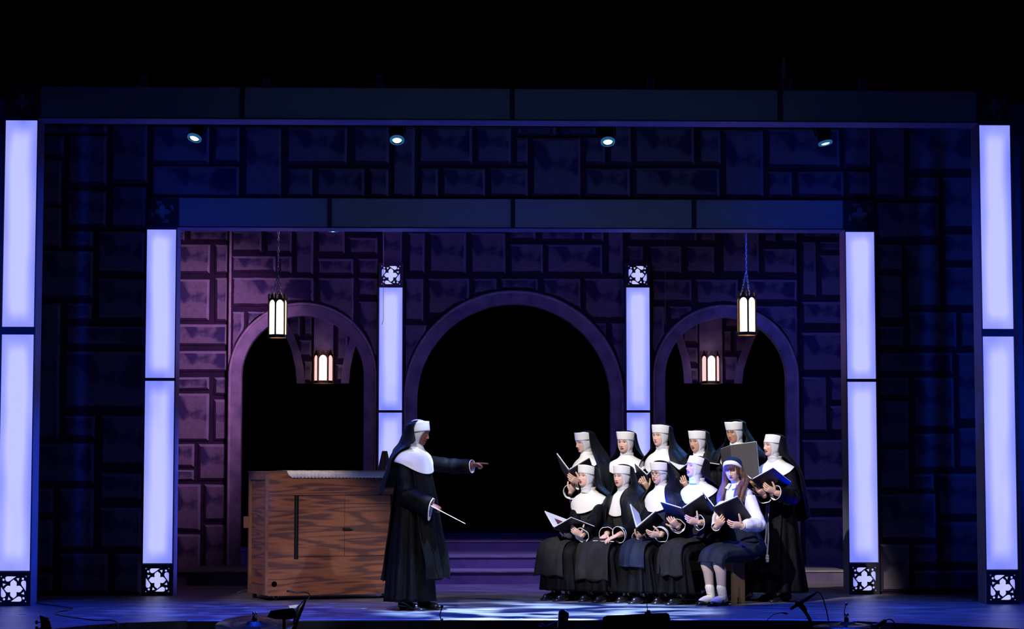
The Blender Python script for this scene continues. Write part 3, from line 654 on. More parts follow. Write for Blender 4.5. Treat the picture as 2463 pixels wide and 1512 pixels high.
def ik(S, W, pole, l1=.275, l2=.245):
    S, W = Vector(S), Vector(W); d = W-S; D = min(d.length, l1+l2-.003); u = d.normalized(); W2 = S+u*D
    a = (l1*l1-l2*l2+D*D)/(2*D); h = math.sqrt(max(0, l1*l1-a*a)); p = Vector(pole); p = (p-u*p.dot(u)).normalized()
    return S+u*a+p*h
def smooth_rows(ctrl, n):
    """catmull-rom through control rows (each a list of points)"""
    A = np.array([[tuple(p) for p in r] for r in ctrl]); k = len(A); out = []
    for i in range(n):
        t = i/(n-1)*(k-1); a = min(int(t), k-2); f = t-a
        p0 = A[max(a-1, 0)]; p1 = A[a]; p2 = A[a+1]; p3 = A[min(a+2, k-1)]
        out.append(.5*((2*p1)+(-p0+p2)*f+(2*p0-5*p1+4*p2-p3)*f*f+(-p0+3*p1-3*p2+p3)*f**3))
    return out
def rows_list(a): return [[tuple(p) for p in r] for r in a]
def folds(n, k, seed, sharp=1.0):
    r = np.random.default_rng(seed); t = np.arange(n)/n*2*PI; v = np.zeros(n)
    for q in range(3): v += (.9, .6, .4)[q]*np.sin((k+q*2+int(r.integers(0, 2)))*t + r.uniform(0, 6.28))
    return np.sign(v)*np.abs(v)**sharp/1.4
# ---- shared headwear meshes (head frame)
def coif_mesh():
    b = MB(); n = 56; rows = []
    for s_ in range(15):
        row = []
        for k in range(n):
            t = 2*PI*k/n; px, pz = .060*math.sin(t), -.034+.088*math.cos(t)*(1 if math.cos(t) > 0 else .95)
            h = HB.ray_cast(Vector((px, -.3, pz)), Vector((0, 1, 0)))[0]
            if h is None: h = Vector((px, -.055, pz))
            d0 = (h-HO).normalized(); back = Vector((0, 1, .12)).normalized(); f = max(0, (s_-2)/12)**1.0
            ang = d0.angle(back); ax = d0.cross(back).normalized()
            d = Matrix.Rotation(ang*f*.97, 3, ax) @ d0
            off = (-.002, .003, .006)[s_] if s_ < 3 else .006+.002*math.sin(5*t+s_)*.6
            row.append(tuple(hr(d, off)))
        rows.append(row)
    b.grid(rows, 0, True, False, True)
    # neck tube of the wimple
    rows = []
    for z, rx, ry, cy in ((-.070,.066,.072,.010),(-.10,.064,.068,.014),(-.118,.062,.064,.018),(-.13,.066,.066,.022),(-.145,.063,.064,.026),(-.175,.068,.068,.030)):
        rows.append([(rx*math.sin(2*PI*k/40)*(1+.02*math.sin(7*2*PI*k/40+z*90)), cy-ry*math.cos(2*PI*k/40), z+.004*math.sin(2*PI*k/40*2+z*50)) for k in range(40)])
    b.grid(rows_list(smooth_rows(rows, 16)), 0, True)
    return b.mesh('coif', ['coif_cloth'])
COIF = coif_mesh()
def band_mesh(lean=.15, hgt=.095, flare=.008, z0=.033):
    b = MB(); n = 48; ctrl = []
    for s_, (f) in enumerate((0, 0, .12, .5, .88, 1, 1.0, .95)):
        row = []
        for k in range(n):
            a = 2*PI*k/n; sx, cx = math.sin(a), math.cos(a)   # a=0 front
            r = (.0, .0035, .006)[min(s_, 2)] if s_ < 3 else .006+flare*f
            x = (.0835+r)*sx*abs(sx)**-.08 if abs(sx) > 1e-6 else 0; y = .004-(.0975+r)*cx
            z = z0-.012*(1-cx)/2 + hgt*f*(1-.42*((1-cx)/2)**1.5) + .006*abs(sx)*f
            y += lean*hgt*f
            if s_ >= 6: x *= (.93, .5)[s_-6]; y = (y-.01)*(.93, .5)[s_-6]+.01
            row.append((x, y, z))
        ctrl.append(row)
    b.grid(ctrl, 0, True, False, True)
    m = MB(); rr = [(p[0]*1.004, p[1]*1.004, p[2]+.001) for p in ctrl[1]]; 
    return b.mesh('headband', ['white_cloth'])
BAND = {}
def shared(name, me, parent, mx):
    o = bpy.data.objects.new(name, me); C.objects.link(o); o.parent = parent; o.matrix_local = mx; return o
SHOE = None
def shoe_mesh(heel=.0, strap=False):
    b = MB(); ctrl = []
    for y, hw, h, zb in ((.065,.012,.03,.0),(.06,.027,.055,0),(.03,.031,.062,0),(-.01,.032,.056,0),(-.06,.036,.046,0),(-.11,.041,.036,0),(-.15,.040,.030,0),(-.178,.030,.022,.002),(-.19,.010,.012,.004)):
        lift = heel*max(0, min(1, (y+.10)/.12)); row = []
        for k in range(20):
            a = 2*PI*k/20; x = hw*math.sin(a)*(1 if abs(math.sin(a)) < .9 else 1); z = zb+lift + h*.5*(1+math.cos(a)); 
            if math.cos(a) < -.3: z = zb+lift; 
            row.append((x, y, z))
        ctrl.append(row)
    b.grid(rows_list(smooth_rows(ctrl, 22)), 0, True, True, True)
    if heel: b.box((-.02, .02, 0), (.02, .062, heel+.008))
    if strap:
        m = MB(); rows = []
        for s_ in (-.008, .008): rows.append([(.037*math.sin(a), -.045+s_, .040+.034*math.cos(a)) for a in np.linspace(-1.7, 1.7, 12)])
        m.grid(rows); b.add(m.v, m.f, 0)
    return b
def veil(parent, Hm, zn, ys, cover=1.9, length=.5, width=.29, seed=1, matn='veil_cloth', lean=.15, name='veil', hgt=.088, top=.13, backy=.0, ryf=.185, ryb=.20, flare=1.0, endw=1.12, at=1.72):
    n = 64; us = np.linspace(-1, 1, n); ctrl = []
    fr = np.random.default_rng(seed); ph = fr.uniform(0, 6.28, 6)
    def row(rx, ry, z, A, cy, frame, fo=0, k=7, rf_=None, bd=0):
        out = []
        for u in us:
            a = u*A; rf = 1+fo*(.6*math.sin(k*a+ph[0])+.4*math.sin((k+4)*a+ph[1]+z*3)); ryy = ry if (math.cos(a) > 0 or rf_ is None) else rf_
            p = Vector((rx*math.sin(a)*rf, cy+ryy*math.cos(a)*rf, z + fo*.3*math.sin(3*a+ph[2]) - bd*max(0, (1+math.cos(a))/2)**1.5))
            out.append(tuple(Hm @ p) if frame else tuple(p))
        return out
    lc = lean*hgt
    ctrl.append(row(.012, .012, top+.006, at+.1, lc-.01, True))
    ctrl.append(row(.060, .066, top+.004, at, lc+.0, True, bd=.014))
    ctrl.append(row(.101, .104, top-.010, at-.06, lc+.004, True, .004, bd=.034))
    ctrl.append(row(.104, .116, .075, 1.68, .014+lc*.5, True, .010, bd=.018))
    ctrl.append(row(.108, .132, .01, 1.72, .024, True, .018))
    ctrl.append(row(.125*flare, .158, -.075, 1.80, .036, True, .028))
    r1 = row(.160*flare, .185, -.15, (1.85+cover)/2, .045, True, .035); r2 = row(.185*flare, .175, zn-.010, cover, ys+.035, False, .035, 7, ryf*.72)
    ctrl.append([tuple((Vector(a)+Vector(b_))/2) for a, b_ in zip(r1, r2)])
    ctrl.append(row(width*.90, ryb*.95, zn-.085, cover, ys+.02, False, .035, 7, ryf))
    ctrl.append(row(width*1.02, ryb*1.05, zn-.18, cover*.98, ys+.02, False, .05, 7, ryf*1.08))
    m_ = max(2, int(length/.1))
    for i in range(1, m_+1):
        f = i/m_; ctrl.append(row(width*(1.04+(endw-1.04)*f), ryb*1.1+.05*f+backy*f, zn-.18-(length-.15)*f, cover*(1-.10*f), ys+.02+.02*f, False, .05+.05*f, 7, ryf*1.1))
    b = MB(); b.grid(rows_list(smooth_rows(ctrl, 50)))
    return b.build(name, matn, parent, True, solid=.004)
PROF = np.array([(-.005,.058,.056),(.02,.105,.078),(.055,.165,.098),(.10,.192,.113),(.20,.186,.124),(.36,.168,.126)])
def collar(parent, zn, ys, side=.032, fr=.13, matn='white_cloth'):
    n = 60; ctrl = []
    def R(d0, fdrop, off, bump=0):
        out = []
        for k in range(n):
            a = 2*PI*k/n; f = (1+math.cos(a))/2; d = d0+fdrop*f**2.6
            rx = np.interp(d, PROF[:,0], PROF[:,1])+off; ry = np.interp(d, PROF[:,0], PROF[:,2])+off
            out.append((float(rx*math.sin(a)), float(ys-ry*math.cos(a)-.012*f), float(zn-d+bump*math.sin(4*a+1))))
        return out
    def N(r, z): return [(r*math.sin(2*PI*k/n), ys-.024-r*math.cos(2*PI*k/n), zn+z+.002*math.sin(6*PI*k/n)) for k in range(n)]
    ctrl += [N(.056,.046), N(.0625,.044), N(.064,.028), N(.066,.014), R(.010, .008, .010)] + [R(.01+(side-.01)*q, fr*q**1.2, .012+.010*q, .003*q) for q in (.3, .6, .85, 1)]
    b = MB(); b.grid(rows_list(smooth_rows(ctrl, 36)), 0, True); return b.build('collar', matn, parent, True, solid=.004)
def sleeve(parent, S, E, W, seed, r=(.060,.064,.062,.072), matn='black_cloth', cuff='white_cloth', cw=.012, droop=.0, body=None, cuff_len=.003, name='sleeve'):
    S, E, W = Vector(S), Vector(E), Vector(W)
    pts = [S, S.lerp(E, .33), S.lerp(E, .66), E.lerp(S, .10), E, E.lerp(W, .10)+Vector((0,0,-.004)), E.lerp(W, .35), E.lerp(W, .7), W]
    rr = [r[0], r[0]*.98, (r[0]+r[1])/2, r[1], r[1]*.98, r[1], (r[1]+r[2])/2, r[2], r[3]]
    # bezier-ish smoothing
    A = smooth_rows([[tuple(p)] for p in pts], 30); R_ = np.interp(np.linspace(0, 8, 30), range(9), rr)
    b = MB(); n = 28; fr = folds(n, 4, seed); path = [Vector(a[0]) for a in A]
    rows = []; u = None
    for i, p in enumerate(path):
        t = (path[min(i+1, 29)]-path[max(i-1, 0)]).normalized()
        if u is None: u = Vector((0,0,1)) if abs(t.z) < .9 else Vector((0,-1,0))
        u = (u-t*u.dot(t)).normalized(); w_ = t.cross(u); f = i/29
        rw = 1+.05*math.sin(i*1.1+seed)*(.4+f)
        row = []
        for k in range(n):
            a = 2*PI*k/n; q = u*math.sin(a)+w_*math.cos(a); rad = R_[i]*(rw+.05*fr[k]*math.sin(i*.5+seed))
            pt = p+q*rad
            if q.z < 0 and droop: pt.z += q.z*droop*f**2.5
            row.append(tuple(pt))
        rows.append(row)
    b.grid(rows, 0, True); o = b.build(name, matn, parent, True, solid=.003)
    if cuff:
        t = (W-E).normalized(); last = [Vector(p) for p in rows[-1]]; c = sum(last, Vector())/n
        m = MB(); r0 = [tuple(p+t*-.002+(p-c)*.03) for p in last]; r1 = [tuple(p+t*cuff_len+(p-c)*.03) for p in last]; r2 = [tuple(p+t*cuff_len+(p-c)*-.03) for p in last]; r3 = [tuple(p-t*.035-(p-c)*.10) for p in last]
        m.grid([r0, r1, r2, r3], 0, True); m.build('cuff', cuff, o, True)
    return o
def xs_row(c, rx, ry, n, fo=None, amp=0, tilt=0.0):
    out = []
    for k in range(n):
        a = 2*PI*k/n; f = 1+(amp*fo[k] if fo is not None else 0)
        out.append((c[0]+rx*math.sin(a)*f, c[1]-ry*math.cos(a)*f, c[2]+tilt*math.cos(a)))
    return out
def stand_tunic(parent, zn, lean, seed, hem=.07, flare=1.0, belly=0, hemshift=(0,0), n=96):
    fo = folds(n, 9, seed, .8); ctrl = []
    s = zn/1.38
    for z, rx, ry, amp in ((1.385,.058,.056,0),(1.36,.105,.078,0),(1.325,.165,.098,.0),(1.28,.192,.112,.01),(1.18,.185,.122,.015),(1.02,.165,.122,.02),(.90,.178,.138,.025),(.75,.200,.160,.04),(.55,.22,.185,.08),(.3,.245,.215,.12),(.12,.27,.24,.15)):
        f = max(0, (z-.12)/1.27); t = 1-f; fl = 1+(flare-1)*t
        ctrl.append(xs_row((lean[0]*f+hemshift[0]*t, lean[1]*f+hemshift[1]*t, z*s if z > .2 else hem), rx*fl, ry*fl, n, fo, amp))
    b = MB(); b.grid(rows_list(smooth_rows(ctrl, 54)), 0, True); return b.build('tunic', 'black_cloth', parent, True, solid=.003)
def strip(parent, name, path, widths, matn, seed=0, n=22, curve=.04, amp=.008, rows=40, hemwave=.01):
    """cloth panel following a path of (y,z) or (x,y,z) centre points; curve wraps the sides back"""
    ctrl = []
    for p, w_ in zip(path, widths):
        p = Vector(p) if len(p) == 3 else Vector((0, p[0], p[1])); ctrl.append([tuple(p)+(w_,)])
    A = smooth_rows(ctrl, rows); b = MB(); rws = []
    for i in range(rows):
        c = Vector(A[i][0][:3]); w_ = A[i][0][3]; t = Vector(A[min(i+1, rows-1)][0][:3])-Vector(A[max(i-1, 0)][0][:3]); t.normalize()
        nrm = t.cross(Vector((1,0,0))).normalized()
        if nrm.y > .2 and abs(nrm.z) < .9: nrm = -nrm
        if nrm.z < -.5: nrm = -nrm
        f = i/(rows-1); row = []
        for k in range(n):
            u = -1+2*k/(n-1); off = amp*(.3+f)*(math.sin(u*7+seed)+.5*math.sin(u*13+seed*2+f*2)) - curve*u*u
            q = c + Vector((u*w_, 0, 0)) + nrm*off + nrm*.010*f*math.sin(u*4+i*.25+seed)
            if i == rows-1: q += t*hemwave*math.sin(u*6+seed)
            row.append(tuple(q))
        rws.append(row)
    b.grid(rws); return b.build(name, matn, parent, True, solid=.004)
BODYM = ['skin_fair','lip_rose','mouth_inside','teeth','eye_white','iris','lash','brow_brown','tights']
def body_common(b, root, spec, zn, ys, head, Hm, seated, shoulders, arms):
    add_head(b, spec.get('face', {}), Hm)
    if spec.get('ears'): add_ear(b, Hm)
    hp = Hm @ Vector((0, .02, -.07))
    b.tube([hp, Vector((0, ys, zn)).lerp(hp, .4), (0, ys, zn-.02), (0, ys, zn-.08)], [.052, .050, .054, .08], 16)
def tilt_mx(a):
    pv = Vector((0, -.097, .033)); return Matrix.Translation(pv) @ Matrix.Rotation(math.radians(-a), 4, 'X') @ Matrix.Translation(-pv)
def make_head_parts(t, spec, Hm):
    lean, hgt, flare = spec.get('band', (.15, .088, .010)); key = (lean, hgt, flare)
    if key not in BAND: BAND[key] = band_mesh(lean, hgt, flare)
    shared('coif', COIF, t, Hm); shared('headband', BAND[key], t, Hm @ tilt_mx(spec.get('band_tilt', 0)))
def arm_pair(t, b, S, W, pole, hand, side, spec, sl):
    """S,W in local; hand=(fdir,pnorm,curl,thumb)"""
    E = ik(S, W, pole); S, W = Vector(S), Vector(W); dd = (W-E).normalized(); W = E+dd*.245 if (W-E).length > .25 else W
    b.tube([S, S.lerp(E, .5), E, E.lerp(W, .3), E.lerp(W, .7), W], [.044, .042, .035, .036, .03, .024], 12)
    h = hand_mb(side, hand[2], hand[4] if len(hand) > 4 else .05, hand[3], spec.get('hs', .88)); h.xform(basis(W, hand[0], hand[1])); b.add(h.v, h.f, h.m)
    sleeve(t, S, E, E.lerp(W, spec.get('slen', .97)), spec['seed']+side, **sl)
def finish_body(b, t, spec):
    mats = list(BODYM); mats[0] = spec.get('skin', 'skin_fair')
    if mats[0] in ('skin_dark',): mats[1] = 'lip_dark'
    mats[8] = 'tights' if spec.get('legs') else 'shoe_black'
    o = b.build('body', mats, t, True); return o
def person(spec):
    """spec: px (head x), top (y of veil top), Y (stage depth), rot, etc."""
    Y = spec['Y']; x = P(spec['px'], 1150, Y).x; rz = math.radians(spec['rot']); seated = spec.get('seated', False)
    ztop = P(spec['px'], spec['top'], Y).z - spec.get('ztopoff', .010); tz = ztop; hs_ = spec.get('head', .90); bh = spec.get('band', (.15, .088, .01))[1]
    leanh = spec.get('lean', (0, -.03))     # head offset from hips in local x,y
    eye = tz-(.036+bh+.006)*hs_*.93; zn = eye-.140
    hx, hy = leanh; hip = (0, 0)
    # root so that the HEAD is at px
    off = Matrix.Rotation(rz, 3, 'Z') @ Vector((hx, hy-.02, 0))
    t = thing('person', spec['label'], 'person', (x-off.x, Y-off.y, 0), rz)
    Hm = Matrix.Translation((hx, hy-.035, eye)) @ Matrix.Rotation(math.radians(spec.get('hyaw', 0)), 4, 'Z') @ Matrix.Rotation(math.radians(spec.get('hpitch', 0)), 4, 'X') @ Matrix.Rotation(math.radians(spec.get('hroll', 0)), 4, 'Y') @ Matrix.Diagonal((hs_*1.02, hs_*1.0, hs_*.94, 1))
    b = MB(); ys = hy+.02; body_common(b, t, spec, zn, ys, None, Hm, seated, None, None)
    b2 = Matrix.Identity(4)
    if seated:
        sz = .465
        b.grid(rows_list(smooth_rows([xs_row((hx*f, hy*f+.02*f, z), rx, ry, 24) for z, rx, ry, f in ((zn-.01,.05,.05,1),(zn-.05,.14,.07,1),(zn-.10,.16,.085,.95),(zn-.25,.145,.10,.7),(sz+.12,.13,.09,.2),(sz,.15,.10,0),(sz-.02,.14,.09,0))], 20)), 8 if False else 0, True, True, True)
        kd = .42; kz = .465; sp = spec.get('knees', .10)
        for s in (-1, 1):
            fx = s*spec.get('feet', .09); fy = -kd-spec.get('footfwd', 0)
            b.tube([(s*.085, .02, sz), (s*.09, -.2, sz+.0), (s*sp, -kd, kz-.03), (s*sp, -kd-.03, kz-.10), (s*(sp+.0), -kd-.0, .30), (fx, fy, .12), (fx, fy+.01, .07)], [.068,.066,.056,.054,.050,.036,.034], 14, 8)
            b.tube([(fx, fy+.04, .045), (fx, fy-.05, .035), (fx, fy-.12, .03)], [.032,.032,.028], 10, 8)
    else:
        b.grid(rows_list(smooth_rows([xs_row((hx*f, hy*f+.02*f, z*zn/1.38), rx, ry, 24) for z, rx, ry, f in ((1.37,.05,.05,1),(1.34,.13,.07,1),(1.28,.16,.09,1),(1.12,.14,.10,.9),(.98,.13,.10,.6),(.86,.165,.12,.2),(.80,.15,.10,0))], 20)), 0, True, True, True)
        for s in (-1, 1):
            f0 = spec.get('feetpos', {}).get(s, (s*.09, 0)); 
            b.tube([(s*.085, .0, .86), (s*.09, -.01, .6), (f0[0], f0[1], .44), (f0[0], f0[1]+.01, .3), (f0[0], f0[1]+.02, .08)], [.085,.075,.052,.052,.036], 14, 8)
            b.tube([(f0[0], f0[1]+.04, .045), (f0[0], f0[1]-.05, .035), (f0[0], f0[1]-.12, .03)], [.032,.032,.028], 10, 8)
    # arms
    sh = {s: Vector((hx+s*.142, hy+.02, zn-.118)) for s in (-1, 1)}
    inv = t.matrix_basis.inverted() if False else (Matrix.Translation(t.location) @ Matrix.Rotation(rz, 4, 'Z')).inverted()
    for s in (-1, 1):
        a = spec['arms'][s]; W = Vector(a['w']) if 'w' in a else inv @ P(*a['p'])
        if 'tip' in a:
            R3 = inv.to_3x3(); W = inv @ P(*a['p']); a['hand'] = (tuple(R3 @ (P(*a['tip'])-P(*a['p']))), tuple(R3 @ Vector(a.get('pn', (0, 1, .3)))), a.get('curl', (.30,.40,.48,.56)), a.get('th', (.55,.25)), a.get('spread', .035))
            if (W-sh[s]).length > .50: print('REACH', spec['label'][:40], s, round((W-sh[s]).length, 3))
        arm_pair(t, b, sh[s], W, a.get('pole', (s*.6, .5, -1)), a['hand'], s, spec, {**spec.get('sl', {}), **a.get('sl', {})})
    o = finish_body(b, t, spec)
    T = dict(root=t, Hm=Hm, zn=zn, ys=ys, hx=hx, hy=hy, rz=rz, M=Matrix.Translation(t.location) @ Matrix.Rotation(rz, 4, 'Z'), inv=inv, eye=eye)
    return T
HOLD = (.5, .7, .75, .8)
def shoes(t, pos, heel=.0, strap=False, mats=('shoe_black',), rot=None):
    for i, (x, y) in enumerate(pos):
        m = shoe_mesh(heel, strap); a = (rot or (0, 0))[i]; m.xform(Matrix.Translation((x, y, .0)) @ Matrix.Rotation(a, 4, 'Z')); m.build('shoe', list(mats), t)
def seated_robe(T, spec, hem=.095, seed=1, matn='black_cloth', name='tunic', length=1.0, fwd=0.0):
    """torso loft + lap + skirt falling from the knees, one cloth"""
    t = T['root']; zn, hx, ys = T['zn'], T['hx'], T['ys']; n = 96; fo = folds(n, 10, seed, .8)
    ctrl = []
    for z, rx, ry, f, amp in ((zn+.005,.058,.056,1,0),(zn-.02,.105,.078,1,0),(zn-.055,.165,.096,1,0),(zn-.10,.186,.11,.97,.01),(zn-.20,.180,.125,.85,.02),(zn-.32,.170,.135,.6,.02),(.66,.175,.145,.25,.02)):
        ctrl.append(xs_row((hx*f, (ys-.0)*f, z), rx, ry, n, fo, amp))
    # turn into the lap: sections swing from horizontal to vertical then back
    def sec(cy, cz, rx, rt, ang, amp):
        out = []
        for k in range(n):
            a = 2*PI*k/n; f = 1+amp*fo[k]; u = rx*math.sin(a)*f; v = -rt*math.cos(a)*f     # v<0 is 'front/top'
            dip = .022*math.exp(-(u/.05)**2) if math.cos(a) > 0 else 0
            v += dip
            # direction of v: at ang=0 horizontal (y), at ang=90 vertical (z up for negative v)
            out.append((u, cy+v*math.cos(ang), cz-v*math.sin(ang)))
        return out
    kf = -.40-fwd
    ctrl.append(sec(.00, .545, .195, .15, .35, .02)); ctrl.append(sec(-.10, .495, .205, .115, 1.15, .02)); ctrl.append(sec(-.24, .485, .205, .095, 1.5, .02)); ctrl.append(sec(kf+.02, .475, .205, .092, 1.25, .025))
    ctrl.append(sec(kf-.035, .425, .205, .095, .6, .03)); ctrl.append(sec(kf-.03, .35, .208, .10, .15, .08)); ctrl.append(sec(kf-.02, .24, .218, .115, 0, .13)); ctrl.append(sec(kf-.01, hem, .232, .135, 0, .18))
    b = MB(); b.grid(rows_list(smooth_rows(ctrl, 64)), 0, True); return b.build(name, matn, t, True, solid=.003)
def seated_scapular(T, hemz=.2, w=.15, seed=1, matn='charcoal_cloth', fwd=0, shift=0):
    t = T['root']; zn, hy, ys = T['zn'], T['hy'], T['ys']; kf = -.40-fwd
    path = [(T['hx'], ys-.115, zn-.16), (T['hx']*.8, ys*.9-.145, zn-.26), (T['hx']*.4+shift*.3, ys*.5-.16, .70), (shift*.6, -.185, .615), (shift, -.27, .596), (shift, kf, .583), (shift, kf-.10, .54), (shift, kf-.142, .44), (shift, kf-.148, .34), (shift, kf-.150, hemz)]
    return strip(t, 'scapular', path, [w*.8, w*.85, w*.9, w, w*1.05, w*1.1, w*1.12, w*1.14, w*1.2, w*1.25], matn, seed, curve=.025, amp=.007)
def folder(label, Mx, beta=30, w=.235, h=.305, matn='folder_black', page=True, maroon=False, group=None, pages_out=.004):
    """open music folder. spine along Z, reader on +Y side, covers angle back towards the reader"""
    t = thing('music_folder', label, 'folder'); t.matrix_basis = Mx
    be = math.radians(beta)
    for s in (-1, 1):
        R = Matrix.Rotation(s*be, 4, 'Z')
        m = MB(); m.box((0 if s > 0 else -w, -.003, -h/2), (w if s > 0 else 0, .003, h/2), 0, R); m.build('cover', matn, t, False, bevel=.001)
        if page:
            m = MB(); x0, x1 = (.012, w-.008+pages_out*2) ; 
            if s < 0: x0, x1 = -x1, -x0
            m.box((x0, .004, -h/2+.006), (x1, .011, h/2+pages_out), 0, R); m.build('pages', 'paper', t, False)
        if maroon:
            m = MB(); x0, x1 = sorted((s*.02, s*.16)); m.box((x0, .012, -h/2+.008), (x1, .014, h/2-.08), 0, R); m.build('pocket', 'folder_maroon', t, False)
    m = MB(); m.tube([(0,.0,-h/2), (0,.0,h/2)], .006, 8, rnd=False); m.build('spine', matn, t)
    return t
def fold_mx(T, pos, yaw=0, tilt=40, roll=0):
    return T['M'] @ Matrix.Translation(pos) @ Matrix.Rotation(math.radians(yaw), 4, 'Z') @ Matrix.Rotation(math.radians(tilt), 4, 'X') @ Matrix.Rotation(math.radians(roll), 4, 'Y')
# ================================================================== THE CAST
# back row + front row.  rot: body heading, hyaw: head turned on the neck, hpitch: chin down
def nun_specs():
    S = {}
    def add(k, **d):
        d.setdefault('seed', len(S)*5+3); S[k] = d
    add('N1', px=1409, top=1034, Y=1.55, rot=-62, hyaw=-2, hpitch=8, face=dict(mouth=.003, frown=1), label='standing nun at far left of back row, looking down into a raised black folder', cs=.04, veil=dict(cover=2.0, length=.62))
    add('N2', px=1507, top=1034, Y=1.35, rot=-24, hyaw=-12, hpitch=0, face=dict(mouth=.009, gaze=(-.5, 0)), label='standing nun with tall white headband and open mouth, second from left in back row', cs=.07, cf=.10, veil=dict(cover=1.75, length=.66), band=(.10, .092, .014))
    add('N3', px=1593, top=1018, Y=1.15, rot=-44, hyaw=-4, hpitch=-2, face=dict(mouth=0, gaze=(-.6, 0)), label='standing nun with closed lips and long white bib, behind the nun in glasses', cf=.17, veil=dict(cover=2.45, length=.62, ryf=.20), skin='skin_fair', band=(.12, .092, .014))
    add('N4', px=1682, top=1031, Y=.98, rot=-44, hyaw=-6, hpitch=2, face=dict(mouth=.012, gaze=(-.5, 0)), label='standing nun with olive skin singing, between the closed-lipped nun and the raised grey folder', skin='skin_olive', veil=dict(cover=2.65, length=.62, width=.29, ryf=.20), band=(.12, .092, .014))
    add('N5', px=1771, top=1008, Y=.82, rot=-36, hyaw=-12, hpitch=8, face=dict(mouth=.002, smile=.6, gaze=(-.7, -.2)), label='tallest standing nun smiling over the top of a raised grey folder', skin='skin_tan', veil=dict(cover=2.7, length=.60, width=.31, ryf=.20, flare=1.15), band=(.12, .092, .014))
    add('N6', px=1862, top=1041, Y=.50, rot=-48, hyaw=-18, hpitch=-4, face=dict(mouth=.011, smile=1, gaze=(-.6, .2)), label='standing nun at right end with wide smile and white knotted cord', veil=dict(cover=1.45, length=.50, width=.235), band=(.30, .09, .004))
    add('S1', px=1414, top=1116, Y=.95, rot=-47, seated=True, hyaw=-4, hpitch=-8, lean=(0,-.03), face=dict(mouth=.007, gaze=(-.4, .6)), label='seated nun at left end of bench in charcoal habit, mouth open', veil=dict(cover=1.45, length=.50), cf=.16, cs=.045, scap=dict(hemz=.23, matn='charcoal_cloth', shift=-.05), band=(.04, .092, .012))
    add('S2', px=1500, top=1115, Y=.74, rot=-44, seated=True, hyaw=-6, hpitch=-2, lean=(0,-.03), face=dict(mouth=.005, gaze=(-.8, .2)), label='seated nun with hands folded over a baton in her lap, second on the bench', cf=.18, veil=dict(cover=2.92, length=.52, width=.30, ryf=.20), scap=dict(hemz=.20, matn='charcoal_cloth', w=.17), band=(.08, .092, .012))
    add('S3', px=1590, top=1106, Y=.52, rot=-46, seated=True, hyaw=-6, hpitch=2, lean=(0,-.03), face=dict(mouth=.003, plump=.006, frown=-1, gaze=(-.7, 0)), label='seated nun in round eyeglasses frowning, middle of the bench', cf=.17, veil=dict(cover=2.62, length=.54, width=.31, ryf=.20), scap=dict(hemz=.34, matn='navy_cloth', w=.13, shift=.03), glasses=True, band=(.08, .092, .012))
    add('S4', px=1676, top=1094, Y=.32, rot=-48, seated=True, hyaw=-16, hpitch=-12, lean=(0,-.06), face=dict(mouth=.017, smile=.8, gaze=(-.5, .2)), label='seated nun in profile singing with mouth wide open, beside the young novice', cs=.06, cf=.13, veil=dict(cover=1.30, length=.48), scap=dict(hemz=.26, matn='charcoal_cloth', w=.12, shift=.05), band=(.30, .085, .006))
    return S
NS = nun_specs(); TT = {}
FOLD = {   # world position, heading, tilt, roll, opening angle
 'N1': (.611,1.214,1.126,-31.1,57.9,13.6,44.7), 'N2': (1.341,1.005,1.039,-10.1,38.5,-6.7,56.4), 'N3': (1.739,.850,1.185,-66.8,82.9,1.4,22.7),
 'N5': (2.072,.560,1.276,-54.1,-1.2,-7.6,21.1), 'N6': (2.278,.147,1.050,-43.6,64.4,-1.7,29.4), 'S1': (.519,.611,.629,-76.8,71.7,24.6,33.1),
 'S3': (1.174,.162,.638,-61.2,68.0,38.9,56.9), 'S4': (1.582,.001,.768,-6.2,52.0,-16.6,30.4), 'G': (1.862,-.213,.783,-48.6,53.1,9.0,36.9)}
def fmat(f): return Matrix.Translation(f[:3]) @ Matrix.Rotation(math.radians(f[3]), 4, 'Z') @ Matrix.Rotation(math.radians(f[4]), 4, 'X') @ Matrix.Rotation(math.radians(f[5]), 4, 'Y')
